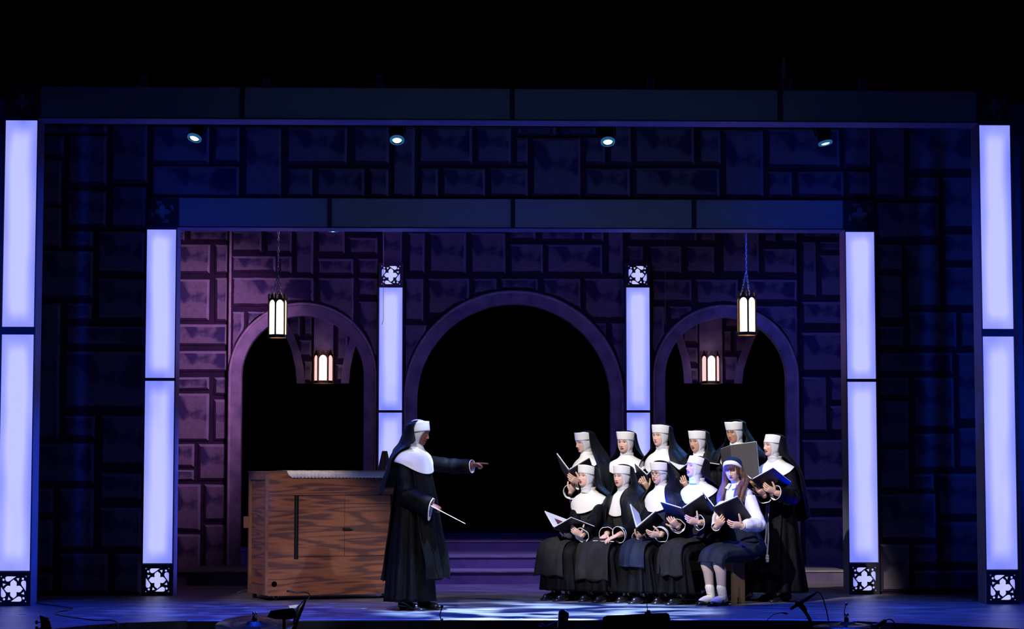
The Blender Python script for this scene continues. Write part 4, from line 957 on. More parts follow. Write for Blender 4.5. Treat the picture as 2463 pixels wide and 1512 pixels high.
HANDS = {
 'N1': {-1: dict(p=(1371,1186,1.22), tip=(1381,1162,1.15), pn=(.3,1,.2), curl=(.5,.6,.7,.8)), 1: dict(p=(1393,1160,1.14), tip=(1367,1147,1.09), pn=(0,1,.3))},
 'N2': {-1: dict(p=(1534,1180,1.05), tip=(1545,1160,.95)), 1: dict(p=(1557,1176,.98), tip=(1541,1148,.90))},
 'N3': {-1: dict(p=(1612,1172,.92), tip=(1625,1150,.82)), 1: dict(p=(1652,1176,.80), tip=(1641,1150,.74))},
 'N5': {-1: dict(p=(1762,1180,.62), tip=(1768,1150,.50)), 1: dict(p=(1815,1172,.52), tip=(1805,1144,.42))},
 'N6': {-1: dict(p=(1838,1190,.20), tip=(1816,1166,.10)), 1: dict(p=(1864,1184,.10), tip=(1827,1165,.04), pn=(0,1,.5))},
 'S1': {-1: dict(p=(1367,1300,.62), tip=(1357,1277,.52), curl=(.5,.6,.65,.7)), 1: dict(p=(1396,1290,.48), tip=(1368,1272,.46), pn=(0,1,.5), th=(1.0,.1))},
 'S2': {-1: dict(p=(1459,1285,.48), tip=(1440,1303,.40), pn=(0,.2,-1), curl=(.15,.2,.22,.28)), 1: dict(p=(1487,1286,.34), tip=(1452,1301,.34), pn=(0,.2,-1), curl=(.15,.2,.22,.28))},
 'S3': {-1: dict(p=(1536,1296,.28), tip=(1548,1278,.16), curl=(.4,.5,.6,.7)), 1: dict(p=(1588,1286,.08), tip=(1548,1284,.04), pn=(0,1,.6))},
 'S4': {-1: dict(p=(1628,1268,.02), tip=(1608,1245,-.06), curl=(.5,.6,.7,.8)), 1: dict(p=(1680,1256,-.06), tip=(1643,1247,-.10), pn=(0,1,.4), th=(.9,.1))},
 'G': {-1: dict(p=(1722,1266,-.22), tip=(1741,1246,-.30), pn=(.2,1,.2), curl=(.6,.75,.8,.9)), 1: dict(p=(1785,1263,-.30), tip=(1748,1262,-.34), pn=(0,1,.5), th=(.95,.1), curl=(.4,.45,.5,.55))}}
FLAB = dict(N1='open folder raised by the standing nun at far left', N2='black folder held open low by the second standing nun from left', N3='dark folder held by the closed-lipped standing nun', N4='black folder held low by the olive-skinned standing nun',
 N5='large grey folder held upright hiding the tallest nun\'s chest', N6='black folder held open by the smiling nun at the right end', S1='black folder with white pages on lap of leftmost seated nun', S3='black folder tilted on lap of the seated nun in glasses', S4='wide open black folder held by the profile singing nun')
for k, s in NS.items():
    hx, hy = s.get('lean', (0,-.03)); f = FOLD.get(k)
    s['arms'] = HANDS.get(k) or {-1: dict(w=(-.07, -.24, .98), hand=((.5,-.7,.2), (0,.9,.3), (.4,.5,.5,.6), (.5,.3))), 1: dict(w=(.07, -.26, 1.0), hand=((-.6,-.7,.2), (0,.9,.3), (.4,.5,.5,.6), (.5,.3)))}
    T = person(s); TT[k] = T; t = T['root']; make_head_parts(t, s, T['Hm'])
    v = dict(s['veil']); 
    veil(t, T['Hm'], T['zn'], T['ys'], cover=v['cover'], length=v['length'], seed=s['seed'], lean=s.get('band', (.15,.088,.01))[0], hgt=s.get('band', (.15,.088,.01))[1], top=.036+s.get('band', (.15,.088,.01))[1]+.006, width=v.get('width', .29), flare=v.get('flare', 1), ryf=v.get('ryf', .185))
    collar(t, T['zn'], T['ys'], s.get('cs', .05), s.get('cf', .13))
    if s.get('seated'):
        seated_robe(T, s, seed=s['seed']); seated_scapular(T, seed=s['seed'], **s['scap'])
        kf = -.42; shoes(t, [(-.09, kf+.02), (.09, kf-.0)], .025, k == 'S1')
    else:
        stand_tunic(t, T['zn'], (hx, T['ys']), s['seed'], hem=.085)
        zn_ = T['zn']; strip(t, 'scapular', [(hx, T['ys']-.125, zn_-.13), (hx, T['ys']-.150, zn_-.30), (hx, -.165, zn_-.50), (0, -.20, .62), (0, -.235, .40), (0, -.255, .26)], [.13,.14,.15,.16,.18,.19], 'black_cloth', s['seed'])
        shoes(t, [(-.09, -.03), (.09, -.05)], .03)
    if f: folder(FLAB[k], fmat(f), f[6], .26 if k == 'N5' else .235, .33 if k == 'N5' else .305, 'folder_grey' if k in ('N5', 'N1') else 'folder_black', True, k == 'S1')
    if s.get('glasses'):
        m = MB()
        for sd in (-1, 1):
            m.tube([(sd*.033+.024*math.cos(a), -.104, -.002+.021*math.sin(a)) for a in np.linspace(0, 2*PI, 25)], .0022, 6, rnd=False, cap=False)
            m.tube([(sd*.057, -.103, .004), (sd*.078, -.06, .004), (sd*.083, -.0, .0)], .002, 6)
        m.tube([(-.010, -.104, .004), (0, -.107, .008), (.010, -.104, .004)], .002, 6)
        o = m.build('eyeglasses', 'metal_black', t); o.matrix_local = T['Hm']
# folded-hands nun keeps a thin white baton under her hands
T = TT['S2']; m = MB(); a = P(1427, 1300, .42); c = P(1476, 1302, .30); m.tube([a, c], .004, 8); tag(m.build('baton', 'rope_white'), 'short white baton lying under folded hands of the second seated nun', 'baton')
# knotted cord of the nun at the right end
T = TT['N6']; m = MB()
for dx, zb in ((.075, .42), (.052, .52)):
    pts = [(dx+.004*math.sin(i*.8), -.205-.002*i-.015, .98-(.98-zb)*i/14) for i in range(15)]
    m.tube(pts, [.0075+.0012*math.sin(i*2.1) for i in range(15)], 8)
    for q, r in ((0,.017),(.022,.019),(.044,.016)): m.ball((pts[-1][0], pts[-1][1], zb-q), r, 0, 10, 6)
m.build('cord', 'rope_white', T['root'])
m = MB(); n = 40; m.tube([(.17*math.sin(2*PI*k/n), -.01-.155*math.cos(2*PI*k/n), .985+.012*math.cos(2*PI*k/n)) for k in range(n+1)], .008, 8, rnd=False); m.build('belt_cord', 'rope_white', T['root'])
# -------------------------------------------------- novice in navy headscarf
s = dict(px=1766, top=1106, Y=.08, rot=-50, seated=True, hyaw=20, hpitch=15, hroll=-4, lean=(0, -.13), seed=91, skin='skin_fair', ztopoff=-.024, ears=True, legs=True, knees=.075, feet=.07, footfwd=-.02,
    face=dict(mouth=.006, closed=True), label='young novice with long brown hair, navy headscarf, white blouse and skirt', hs=.92, slen=.94,
    sl=dict(r=(.058,.062,.055,.036), matn='blouse_cloth', cuff='blouse_cloth', cuff_len=.03))
s['arms'] = HANDS['G']; s['arms'][1]['pole'] = (.35, 1, -.7)
T = person(s); TT['G'] = T; t = T['root']; Hm = T['Hm']; zn, ys = T['zn'], T['ys']
folder('black folder held open by the young novice', fmat(FOLD['G']), FOLD['G'][6])
# blouse torso, jumper, skirt
n = 72; fo = folds(n, 6, 5)
b = MB(); b.grid(rows_list(smooth_rows([xs_row((0, ys*f, z), rx, ry, n, fo, am) for z, rx, ry, f, am in ((zn+.02,.05,.05,1,0),(zn-.0,.062,.058,1,0),(zn-.025,.10,.075,1,0),(zn-.055,.150,.088,1,0),(zn-.12,.165,.102,.95,.01),(zn-.25,.15,.112,.7,.02),(.66,.148,.12,.3,.02))], 26)), 0, True); b.build('blouse', 'blouse_cloth', t, True, solid=.003)
b = MB()     # blouse collar points
for sd in (-1, 1): b.prism([(sd*.008, ys-.072, zn+.012), (sd*.045, ys-.060, zn+.016), (sd*.062, ys-.090, zn-.028), (sd*.02, ys-.100, zn-.038)], (0, -.006, .0))
b.build('blouse_collar', 'blouse_cloth', t, False)
b = MB()     # jumper bodice
rows = [xs_row((0, ys*f, z), rx, ry, n, fo, am) for z, rx, ry, f, am in ((zn-.15,.169,.108,.93,.01),(zn-.25,.158,.118,.7,.02),(.66,.156,.128,.3,.02),(.56,.174,.138,.1,.02))]
b.grid(rows_list(smooth_rows(rows, 18)), 0, True)
for sd in (-1, 1):
    R_ = [[(sd*(.085+u), y, z) for u in (-.028, .028)] for y, z in ((ys-.113, zn-.17), (ys-.112, zn-.10), (ys-.093, zn-.055), (ys-.04, zn-.034), (ys+.03, zn-.036), (ys+.09, zn-.07), (ys+.112, zn-.17))]
    b.grid(R_)
b.build('jumper', 'navy_cloth', t, True, solid=.005)
def sec2(cy, cz, rx, rt, ang, am, wd=0):
    out = []
    for k in range(n):
        a = 2*PI*k/n; u = rx*math.sin(a)*(1+am*fo[k]); v = -rt*math.cos(a)*(1+am*fo[k])
        if math.cos(a) > 0: v += .018*math.exp(-(u/.035)**2)
        out.append((u, cy+v*math.cos(ang), cz-v*math.sin(ang)))
    return out
b = MB(); b.grid(rows_list(smooth_rows([sec2(.0,.62,.150,.125,.1,.01), sec2(.03,.52,.185,.15,.45,.01), sec2(-.08,.478,.185,.108,1.2,.01), sec2(-.24,.470,.168,.095,1.5,.01), sec2(-.37,.460,.158,.090,1.4,.02), sec2(-.445,.425,.150,.088,1.0,.02), sec2(-.465,.35,.146,.088,.5,.03)], 44)), 0, True); b.build('skirt', 'navy_cloth', t, True, solid=.003)
# socks and shoes
for sd, fy in ((-1, -.40), (1, -.40)):
    m = MB(); m.tube([(sd*.07, fy-.012, .165), (sd*.07, fy+.002, .12), (sd*.07, fy+.012, .08), (sd*.07, fy-.01, .055), (sd*.07, fy-.07, .045), (sd*.07, fy-.12, .036)], [.0425,.040,.040,.040,.037,.030], 16); m.build('sock', 'sock_white', t)
m = MB()
def low_shoe(x, y):
    m = MB(); ctrl = []
    for yy, hw, h in ((.062,.012,.022),(.055,.030,.040),(.02,.036,.030),(-.04,.037,.024),(-.095,.043,.024),(-.125,.044,.045),(-.155,.041,.042),(-.180,.030,.030),(-.192,.010,.014)):
        op = yy > -.11; row = []
        for k in range(22):
            a = 2*PI*k/22; xx = hw*math.sin(a); z = h*(1+math.cos(a))/2 if not op else (h if abs(math.sin(a)) > .5 and math.cos(a) > -.2 else (0.012 if math.cos(a) > 0 else 0))
            row.append((xx, yy, z))
        ctrl.append(row)
    m.grid(rows_list(smooth_rows(ctrl, 22)), 0, True, True, True)
    m.tube([(.041*math.sin(a), -.035, .026+.045*math.cos(a)*(1 if math.cos(a) > 0 else .4)) for a in np.linspace(-1.75, 1.75, 16)], .005, 6)
    m.xform(Matrix.Translation((x, y, .002))); return m
low_shoe(-.07, -.395).build('shoe', 'shoe_black', t); low_shoe(.07, -.395).build('shoe', 'shoe_black', t)
# hair: cap, fringe, long locks
def strand_rows(pts, w0, seed):
    A = smooth_rows([[tuple(p)] for p in pts], 30); rows = []; nn = 18
    for i in range(30):
        p = Vector(A[i][0]); f = i/29; w_, d_ = np.interp(f, [0,.3,.7,1], w0), np.interp(f, [0,.3,.7,1], [.03,.035,.03,.010])
        rows.append([(p.x+w_*math.sin(2*PI*k/nn)*(1+.08*math.sin(k*5+seed)), p.y-d_*math.cos(2*PI*k/nn)*(1+.18*math.sin(k*7+seed+i*.1)), p.z) for k in range(nn)])
    return rows
b = MB(); rows = []
for s_ in range(14):
    row = []
    for k in range(48):
        tt_ = -2.0+4.0*k/47; px, pz = .066*math.sin(tt_), .012+.046*math.cos(tt_) if math.cos(tt_) > 0 else .012+.12*math.cos(tt_)
        d0 = Vector((px, -.085, pz+.02)).normalized(); back = Vector((0, 1, .1)).normalized(); ang = d0.angle(back); ax = d0.cross(back).normalized()
        d = Matrix.Rotation(ang*s_/13.4, 3, ax) @ d0; row.append(tuple(Hm @ hr(d, .004 if s_ == 0 else .012)))
    rows.append(row)
b.grid(rows)
for k in range(11):       # fringe
    x = -.045+.009*k; L = .029+.006*math.sin(k*2.3)+.010*abs(k-5)/5
    pts = [Hm @ (Vector((x*.9, -.080-.012*math.cos(x*22), .062))), Hm @ Vector((x, -.098+abs(x)*.35, .046)), Hm @ Vector((x*1.08+.003*math.sin(k), -.104+abs(x)*.45, .046-L*.55)), Hm @ Vector((x*1.12, -.099+abs(x)*.5, .046-L))]
    b.tube(pts, [.006,.007,.006,.002], 6)
for sd in (-1, 1):
    h0 = Hm @ Vector((sd*.074, .005, .03)); h1 = Hm @ Vector((sd*.090, .0, -.05)); h2 = Hm @ Vector((sd*.098, -.005, -.12))
    b.grid(strand_rows([h0, h1, h2, (sd*.095, ys-.085, zn-.03), (sd*.100, ys-.125, zn-.14), (sd*.088, ys-.125, zn-.26)], [.014,.024,.040,.020], 3+sd), 0, True, True, True)
    b.grid(strand_rows([h0, h1, h2+Vector((sd*.01,.02,0)), (sd*.125, ys-.06, zn-.04), (sd*.128, ys-.10, zn-.15), (sd*.12, ys-.10, zn-.24)], [.012,.025,.03,.012], 8+sd), 0, True, True, True)
b.build('hair', 'hair_brown', t)
# white band and navy scarf
b = MB(); rows = []
for s_, off in ((0,.010),(.3,.018),(1,.018),(1.05,.010)):
    row = []
    for k in range(40):
        a = -PI*.68+PI*1.36*k/39; up = .95*math.cos(a*.62)
        c = Vector((.95*math.sin(a*.80), -.70*math.cos(a*.75)+.34*s_, up*.9-.15+.14*s_*0)).normalized(); row.append(tuple(Hm @ hr(c, off)))
    rows.append(row)
b.grid(rows_list(smooth_rows(rows, 10))); b.build('headband', 'white_cloth', t, True, solid=.003)
b = MB(); rows = []
for s_ in range(9):
    row = []
    for k in range(40):
        a = -PI*.68+PI*1.36*k/39; up = .95*math.cos(a*.62); f = s_/8
        c = Vector((.95*math.sin(a*.80)*(1-.2*f), -.70*math.cos(a*.75)+.32+1.6*f, up*.9-.15-.2*f)).normalized(); row.append(tuple(Hm @ hr(c, .020+.008*math.sin(k*.8)*f)))
    rows.append(row)
for z_, ww, yy in ((-.16, .115, .095), (-.22, .135, .12), (-.27, .15, .14)):
    rows.append([tuple(Hm @ Vector((ww*(-1+2*k/39)+0, yy-.05*abs(-1+2*k/39)**2+.012*math.sin(k*.9), z_+.03*abs(-1+2*k/39)))) for k in range(40)])
b.grid(rows_list(smooth_rows(rows, 40))); b.build('headscarf', 'navy_cloth', t, True, solid=.003)
# -------------------------------------------------- conductor
s = dict(px=1003, top=1003, Y=-.66, rot=56, hyaw=14, hpitch=12, lean=(0, -.02), seed=41, skin='skin_dark', face=dict(mouth=.007, gaze=(.0, -.6)), head=.97, band_tilt=15, band=(.10, .092, .004), feetpos={-1: (-.09, .02), 1: (.08, -.07)},
    label='dark-skinned conducting nun standing by the crate, pointing with outstretched arm', slen=.98)
s['arms'] = {1: dict(p=(1136, 1117, -.52), pole=(0, .2, -1), hand=((0,0,0),(0,0,0),(0,0,0,0),(0,0))), -1: dict(p=(1038, 1213, -.86), pole=(-.5, .9, -.8), hand=((0,0,0),(0,0,0),(0,0,0,0),(0,0)))}
s['sl'] = dict(r=(.066,.070,.072,.078), cuff='white_cloth', cuff_len=.006)
Rm = Matrix.Rotation(math.radians(-56), 3, 'Z')
s['arms'][1]['hand'] = (tuple(Rm @ Vector((1, -.05, -.02))), tuple(Rm @ Vector((-.1, -.5, -.85))), (.02, 1.15, 1.25, 1.3), (.35, .5), .0)
s['arms'][1]['pole'] = tuple(Rm @ Vector((0, 1, -.12))); s['arms'][1]['sl'] = dict(r=(.066,.062,.052,.046), droop=.03)
s['arms'][-1]['hand'] = (tuple(Rm @ Vector((.85, -.1, -.45))), tuple(Rm @ Vector((.1, .35, -.9))), (.9, 1.2, 1.3, 1.3), (.3, .6), .0)
s['arms'][-1]['sl'] = dict(r=(.066,.070,.062,.056), droop=.09)
T = person(s); TT['C'] = T; t = T['root']; make_head_parts(t, s, T['Hm']); zn, ys = T['zn'], T['ys']
veil(t, T['Hm'] @ tilt_mx(14), zn, ys, cover=1.25, length=.34, width=.25, seed=12, lean=.12, hgt=.092, top=.132, backy=.0, ryb=.18, at=1.9)
collar(t, zn, ys, .115, .11)
stand_tunic(t, zn, (0, ys), 42, hem=.075, flare=.82, hemshift=(0, .03))
strip(t, 'scapular', [(0, ys-.125, zn-.12), (0, ys-.160, zn-.26), (0.02, -.185, zn-.45), (0.03, -.225, .66), (0.05, -.27, .42), (0.05, -.285, .27)], [.14,.15,.17,.18,.19,.19], 'black_cloth', 4, curve=.05, amp=.012)
strip(t, 'scapular_back', [(0, .115, zn-.2), (0, .16, zn-.4), (0, .20, .65), (0, .235, .45), (0, .26, .25)], [.13,.14,.15,.16,.17], 'black_cloth', 9, curve=-.04, amp=.012)
shoes(t, [(-.09, .0), (.08, -.07)], .05)
hw = T['inv'] @ P(1038, 1213, -.86); 
a = P(1038, 1217, -.89); c = P(1119, 1259, -.99); m = MB(); m.tube([a + (a-c).normalized()*.03, a, a.lerp(c, .3), c], [.007, .006, .0042, .0026], 8); tag(m.build('baton', 'rope_white'), 'long thin white baton in the conducting nun\'s lowered hand', 'baton')
# ================================================================== FURNITURE
# rolling plywood crate
cl = G(645, 1445); ang = math.radians(21); t = thing('rolling_crate', 'large stained plywood crate on casters behind the conducting nun', 'crate', (cl.x, cl.y, 0), ang)
Wc = 1.37; Dc = .60; zb = .05; zt = 1.193
m = MB(); m.box((.0, .012, zb), (Wc, Dc, zt-.01)); m.build('carcass', 'wood_edge', t, False)
m = MB(); m.box((-.004, -.004, zb-.006), (Wc+.004, .012, .40)); m.build('front_board', 'plywood', t, False, bevel=.002)
m = MB(); m.box((-.004, -.004, .975), (Wc+.004, .012, zt)); m.build('front_board', 'plywood', t, False, bevel=.002)
m = MB(); m.box((-.004, -.004, .402), (.262, .012, .973)); m.build('front_board', 'plywood', t, False)
m = MB(); m.box((1.212, -.004, .402), (Wc+.004, .012, .973)); m.build('front_board', 'plywood', t, False)
for x0, x1 in ((.265, .735), (.738, 1.209)):
    m = MB(); m.box((x0, -.006, .404), (x1, .012, .971)); d = m.build('door', 'plywood', t, False, bevel=.002)
    hx_ = x0-.002 if x0 < .5 else x1+.002
    for dz in (0,): m = MB(); m.tube([(hx_, -.012, .385), (hx_, -.012, .975)], .008, 8, rnd=False); m.box((hx_-.020, -.010, .385), (hx_+.020, -.005, .975)); m.build('hinge', 'metal_black', d, False)
m = MB(); m.box((.715, -.022, .645), (.79, -.006, .668)); m.tube([(.735, -.028, .656), (.805, -.028, .656)], .006, 8); m.build('latch', 'metal_black', t, False)
m = MB(); m.tube([(.055, -.0045, .155), (.055, -.0065, .155)], .026, 24, rnd=False); m.build('cable_hole', 'void_black', t, False)
m = MB()     # left end: frame and sunk panel
for a_ in ((( -.03,.0,zb),(.0,.045,zt)), ((-.03,Dc-.05,zb),(.0,Dc,zt)), ((-.03,.045,zt-.075),(.0,Dc-.05,zt)), ((-.03,.045,zb),(.0,Dc-.05,zb+.085))): m.box(*a_)
m.build('end_frame', 'wood_edge', t, False, bevel=.003)
m = MB(); m.box((-.008, .045, zb+.085), (.0, Dc-.05, zt-.075)); m.build('end_panel', 'plywood', t, False)
m = MB(); m.box((-.075, Dc-.03, .66), (-.02, Dc+.01, .77)); m.build('side_block', 'wood_edge', t, False, bevel=.004)
m = MB(); m.box((-.035, -.01, zt-.012), (Wc+.01, Dc+.01, zt+.006)); m.build('top_board', 'wood_edge', t, False, bevel=.003)
for cx_, cy_ in ((.09, .06), (Wc-.09, .06), (.02, Dc-.07), (Wc-.06, Dc-.07)):
    m = MB(); m.tube([(cx_-.013, cy_, .030), (cx_+.013, cy_, .030)], .028, 16, rnd=False); ca = m.build('caster', 'metal_black', t)
    m = MB(); m.box((cx_-.035, cy_-.03, .058), (cx_+.035, cy_+.03, .064)); m.box((cx_-.020, cy_-.012, .022), (cx_-.016, cy_+.012, .06)); m.box((cx_+.016, cy_-.012, .022), (cx_+.020, cy_+.012, .06)); m.build('fork', 'metal_chrome', ca, False)
# lace runner on top, hanging over the front with scalloped hem
CM = Matrix.Translation((cl.x, cl.y, 0)) @ Matrix.Rotation(ang, 4, 'Z')
m = MB(); nn = 260; x0, x1 = .17, Wc-.12
def hem(x): return zt-.052-.006*abs(math.sin((x-x0)*PI/.034)) if True else 0
rows = [[(x0+(x1-x0)*k/nn, .52, zt+.0105) for k in range(nn+1)], [(x0+(x1-x0)*k/nn, .05, zt+.0115+.0008*math.sin(k*.2)) for k in range(nn+1)], [(x0+(x1-x0)*k/nn, -.013, zt+.009) for k in range(nn+1)], [(x0+(x1-x0)*k/nn, -.019, zt-.01) for k in range(nn+1)], [(x0+(x1-x0)*k/nn, -.020-.003*math.sin(k*.15), hem(x0+(x1-x0)*k/nn)+(.045*max(0, 1-k/14)**2)) for k in range(nn+1)]]
m.grid(rows); lr = m.build('lace_runner', 'lace', None, True, solid=.0015); lr.matrix_basis = CM; tag(lr, 'white lace runner with scalloped edge draped along the crate top', 'cloth')
m = MB()    # embroidered eyelet rings along the hem
k = 0; xx = x0+.03
while xx < x1-.01:
    m.tube([(xx+.010*math.cos(a_), -.0235, zt-.030+.010*math.sin(a_)) for a_ in np.linspace(0, 2*PI, 13)], .0016, 5, rnd=False, cap=False); m.ball((xx+.017, -.023, zt-.043), .003, 0, 6, 4); xx += .034
o = m.build('eyelets', 'coif_cloth', lr, True); o['kind'] = 'stuff'
# metronome on the crate, half hidden by the veil
p0 = P(925, 1134, 1.05); m = MB(); h = .185
t2 = thing('metronome', 'dark wooden metronome on the crate beside the conducting nun', 'metronome', (p0.x, 1.05, zt+.012), .35)
m.add([(-.055,-.05,0),(.055,-.05,0),(.055,.05,0),(-.055,.05,0),(-.022,-.02,h),(.022,-.02,h),(.022,.02,h),(-.022,.02,h)], [(0,3,2,1),(4,5,6,7),(0,1,5,4),(1,2,6,5),(2,3,7,6),(3,0,4,7)]); m.build('housing', 'wood_edge', t2, False, bevel=.006)
m = MB(); m.ball((-.01, -.054, .025), .007); m.tube([(0,-.05,.03),(0,-.026,h*.85)], .0025, 6); m.build('pendulum', 'metal_chrome', t2)
# long bench under the seated row
A0 = TT['S1']['root'].location; A1 = TT['G']['root'].location; d = (A1-A0); L = d.length-.08; an = math.atan2(d.y, d.x)
mid = (A0+A1)/2; t = thing('bench', 'long plywood bench with notched end under the seated choir', 'bench', (mid.x-.02, mid.y-.03, 0), an)
m = MB(); m.box((-L/2, -.15, .365), (L/2, .15, .39)); m.build('seat', 'tan_ply', t, False, bevel=.003)
for sx in (-1, 0, 1):
    x = sx*(L/2-.03) + .006*sx; poly = [(x-.011, -.135, 0), (x-.011, -.05, 0), (x-.011, 0, .16), (x-.011, .05, 0), (x-.011, .135, 0), (x-.011, .135, .364), (x-.011, -.135, .364)]
    m = MB(); m.add([(a_, b_, c_) for a_, b_, c_ in poly]+[(a_+.022, b_, c_) for a_, b_, c_ in poly], [(6,0,1,2),(6,2,5),(2,3,4,5),(13,9,8,7),(13,12,9),(9,12,11,10)]+[(i,(i+1)%7,(i+1)%7+7,i+7) for i in range(7)]); m.build('leg', 'tan_ply', t, False)
m = MB(); m.box((-L/2+.03, -.012, .29), (L/2-.03, .012, .364)); m.build('stretcher', 'tan_ply', t, False)
# ================================================================== LANTERNS
def lantern(px, pt, pb, Y, rz, name, label, wall=False, warm='lantern_warm', side='lantern_warm', wpx=44):
    top_ = P(px, pt, Y).z; bot = P(px, pb, Y).z; x = P(px, (pt+pb)/2, Y).x; R = abs(P(px+wpx/2, pt, Y).x-P(px-wpx/2, pt, Y).x)/2
    t = thing(name, label, 'lantern', (x, Y, bot), rz); H = top_-bot; n = 6
    body = H*.90
    m = MB(); bt = body
    for k in range(n):
        a0 = 2*PI*k/n; a1 = 2*PI*(k+1)/n; p0 = Vector((R*math.cos(a0), R*math.sin(a0), 0)); p1 = Vector((R*math.cos(a1), R*math.sin(a1), 0))
        m.tube([p0, p0+Vector((0,0,H))], R*.085, 6, rnd=False)
        u = (p1-p0).normalized(); nn_ = Vector((u.y, -u.x, 0)); w_ = (p1-p0).length; ar = w_*.40; c = (p0+p1)/2
        # arched spandrel plate: outer rectangle top with half-round cut
        zsp = body-ar*1.25-.01; pts_o = [c+u*(-w_/2)+Vector((0,0,zsp)), c+u*(-w_/2)+Vector((0,0,body))]; 
        arc = [c+u*(-ar*math.cos(tt_))+Vector((0,0,zsp+ar*1.1*math.sin(tt_))) for tt_ in np.linspace(0, PI, 9)]
        outl = [c+u*(w_*(-.5+i/8))+Vector((0,0,body)) for i in range(9)]
        m.grid([arc, outl]); m.grid([[c+u*(-w_/2)+Vector((0,0,zsp)), arc[0]], [c+u*(-w_/2)+Vector((0,0,body)), outl[0]+Vector((0,0,-.0))]])
        m.add([p0+Vector((0,0,-.0)), p1, p1+Vector((0,0,H*.075)), p0+Vector((0,0,H*.075))], [(0,1,2,3)])
        for sgn in (-1, 1):
            q = c+u*sgn*(ar+ (w_/2-ar)/2); e_ = (w_/2-ar)/2; m.add([q-u*e_+Vector((0,0,H*.07)), q+u*e_+Vector((0,0,H*.07)), q+u*e_+Vector((0,0,zsp+.004)), q-u*e_+Vector((0,0,zsp+.004))], [(0,1,2,3)])
        # crown points
        m.add([c-u*w_*.30+Vector((0,0,body)), c+u*w_*.30+Vector((0,0,body)), c+u*w_*.16+Vector((0,0,body+H*.07)), c+Vector((0,0,body+H*.13)), c-u*w_*.16+Vector((0,0,body+H*.07))], [(0,1,2,3,4)])
    fr = m.build('frame', 'brass', t, False, solid=.004)
    for k in range(n):
        a0 = 2*PI*k/n; a1 = 2*PI*(k+1)/n; p0 = Vector((R*.95*math.cos(a0), R*.95*math.sin(a0), H*.04)); p1 = Vector((R*.95*math.cos(a1), R*.95*math.sin(a1), H*.04))
        am = (a0+a1)/2+rz; front = -math.sin(am)
        m = MB(); m.add([p0, p1, p1+Vector((0,0,body-H*.05)), p0+Vector((0,0,body-H*.05))], [(0,1,2,3)]); m.build('glass_pane', warm if front > .9 or not wall else side, t, False, solid=.002)
    if not wall:
        m = MB(); zc = H*.93; m.tube([(0,0,zc-.02),(0,0,zc+.05)], .008, 8)
        m.build('stem', 'brass', t)
        ztop = P(px, 545, Y).z + .5 - bot
        def chain(a, c_, nm):
            a, c_ = Vector(a), Vector(c_); d_ = c_-a; nl = int(d_.length/.030); mm = MB(); u = d_.normalized(); s1 = u.cross(Vector((0,1,0))).normalized(); s2 = u.cross(s1)
            for i in range(nl):
                c0_ = a+u*(i+.5)*d_.length/nl; ss = s1 if i % 2 else s2
                mm.tube([c0_+u*.019*math.sin(q)+ss*.0095*math.cos(q) for q in np.linspace(0, 2*PI, 11)], .0028, 5, rnd=False, cap=False)
            o_ = mm.build(nm, 'chain_grey', t); return o_
        hub = H+.22
        for k in range(3):
            a_ = 2*PI*k/3+.4; chain((R*.6*math.cos(a_), R*.6*math.sin(a_), H*.9), (0, 0, hub), 'bridle_chain')
        chain((0,0,hub), (0,0,ztop), 'chain'); m = MB(); m.tube([(0,0,ztop-.01), (0,0,7.4-bot)], .003, 6, rnd=False); m.build('drop_line', 'metal_black', t)
        l = bpy.data.lights.new('lantern_bulb', 'POINT'); l.energy = 3; l.color = (1, .42, .62); l.shadow_soft_size = .06; o = bpy.data.objects.new('lantern_bulb', l); C.objects.link(o); o.location = (x, Y, bot-.12)
    else:
        m = MB(); m.box((-R*1.1, 0, -.01), (R*1.1, R*.9, H*.05)); m.build('bracket', 'brass', t, False)
        l = bpy.data.lights.new('lantern_bulb', 'POINT'); l.energy = .5; l.color = (.6, .2, 1); l.shadow_soft_size = .05; o = bpy.data.objects.new('lantern_bulb', l); C.objects.link(o); o.location = (x, Y-.3, bot+H*1.3)
    return t
lantern(668, 708, 812, 2.6, math.radians(20), 'hanging_lantern', 'brass hexagonal lantern hanging by chain before the left arch', wpx=44)
lantern(1796, 702, 806, 2.6, math.radians(30), 'hanging_lantern', 'brass hexagonal lantern hanging by chain before the right arch', wpx=46)
lantern(778, 843, 921, 6.50, 0, 'wall_lantern', 'lit brass wall lantern seen through the left arch', True, 'lantern_hot', 'lantern_pink', 46)
lantern(1709, 845, 922, 6.50, 0, 'wall_lantern', 'lit brass wall lantern seen through the right arch', True, 'lantern_hot', 'lantern_pink', 43)
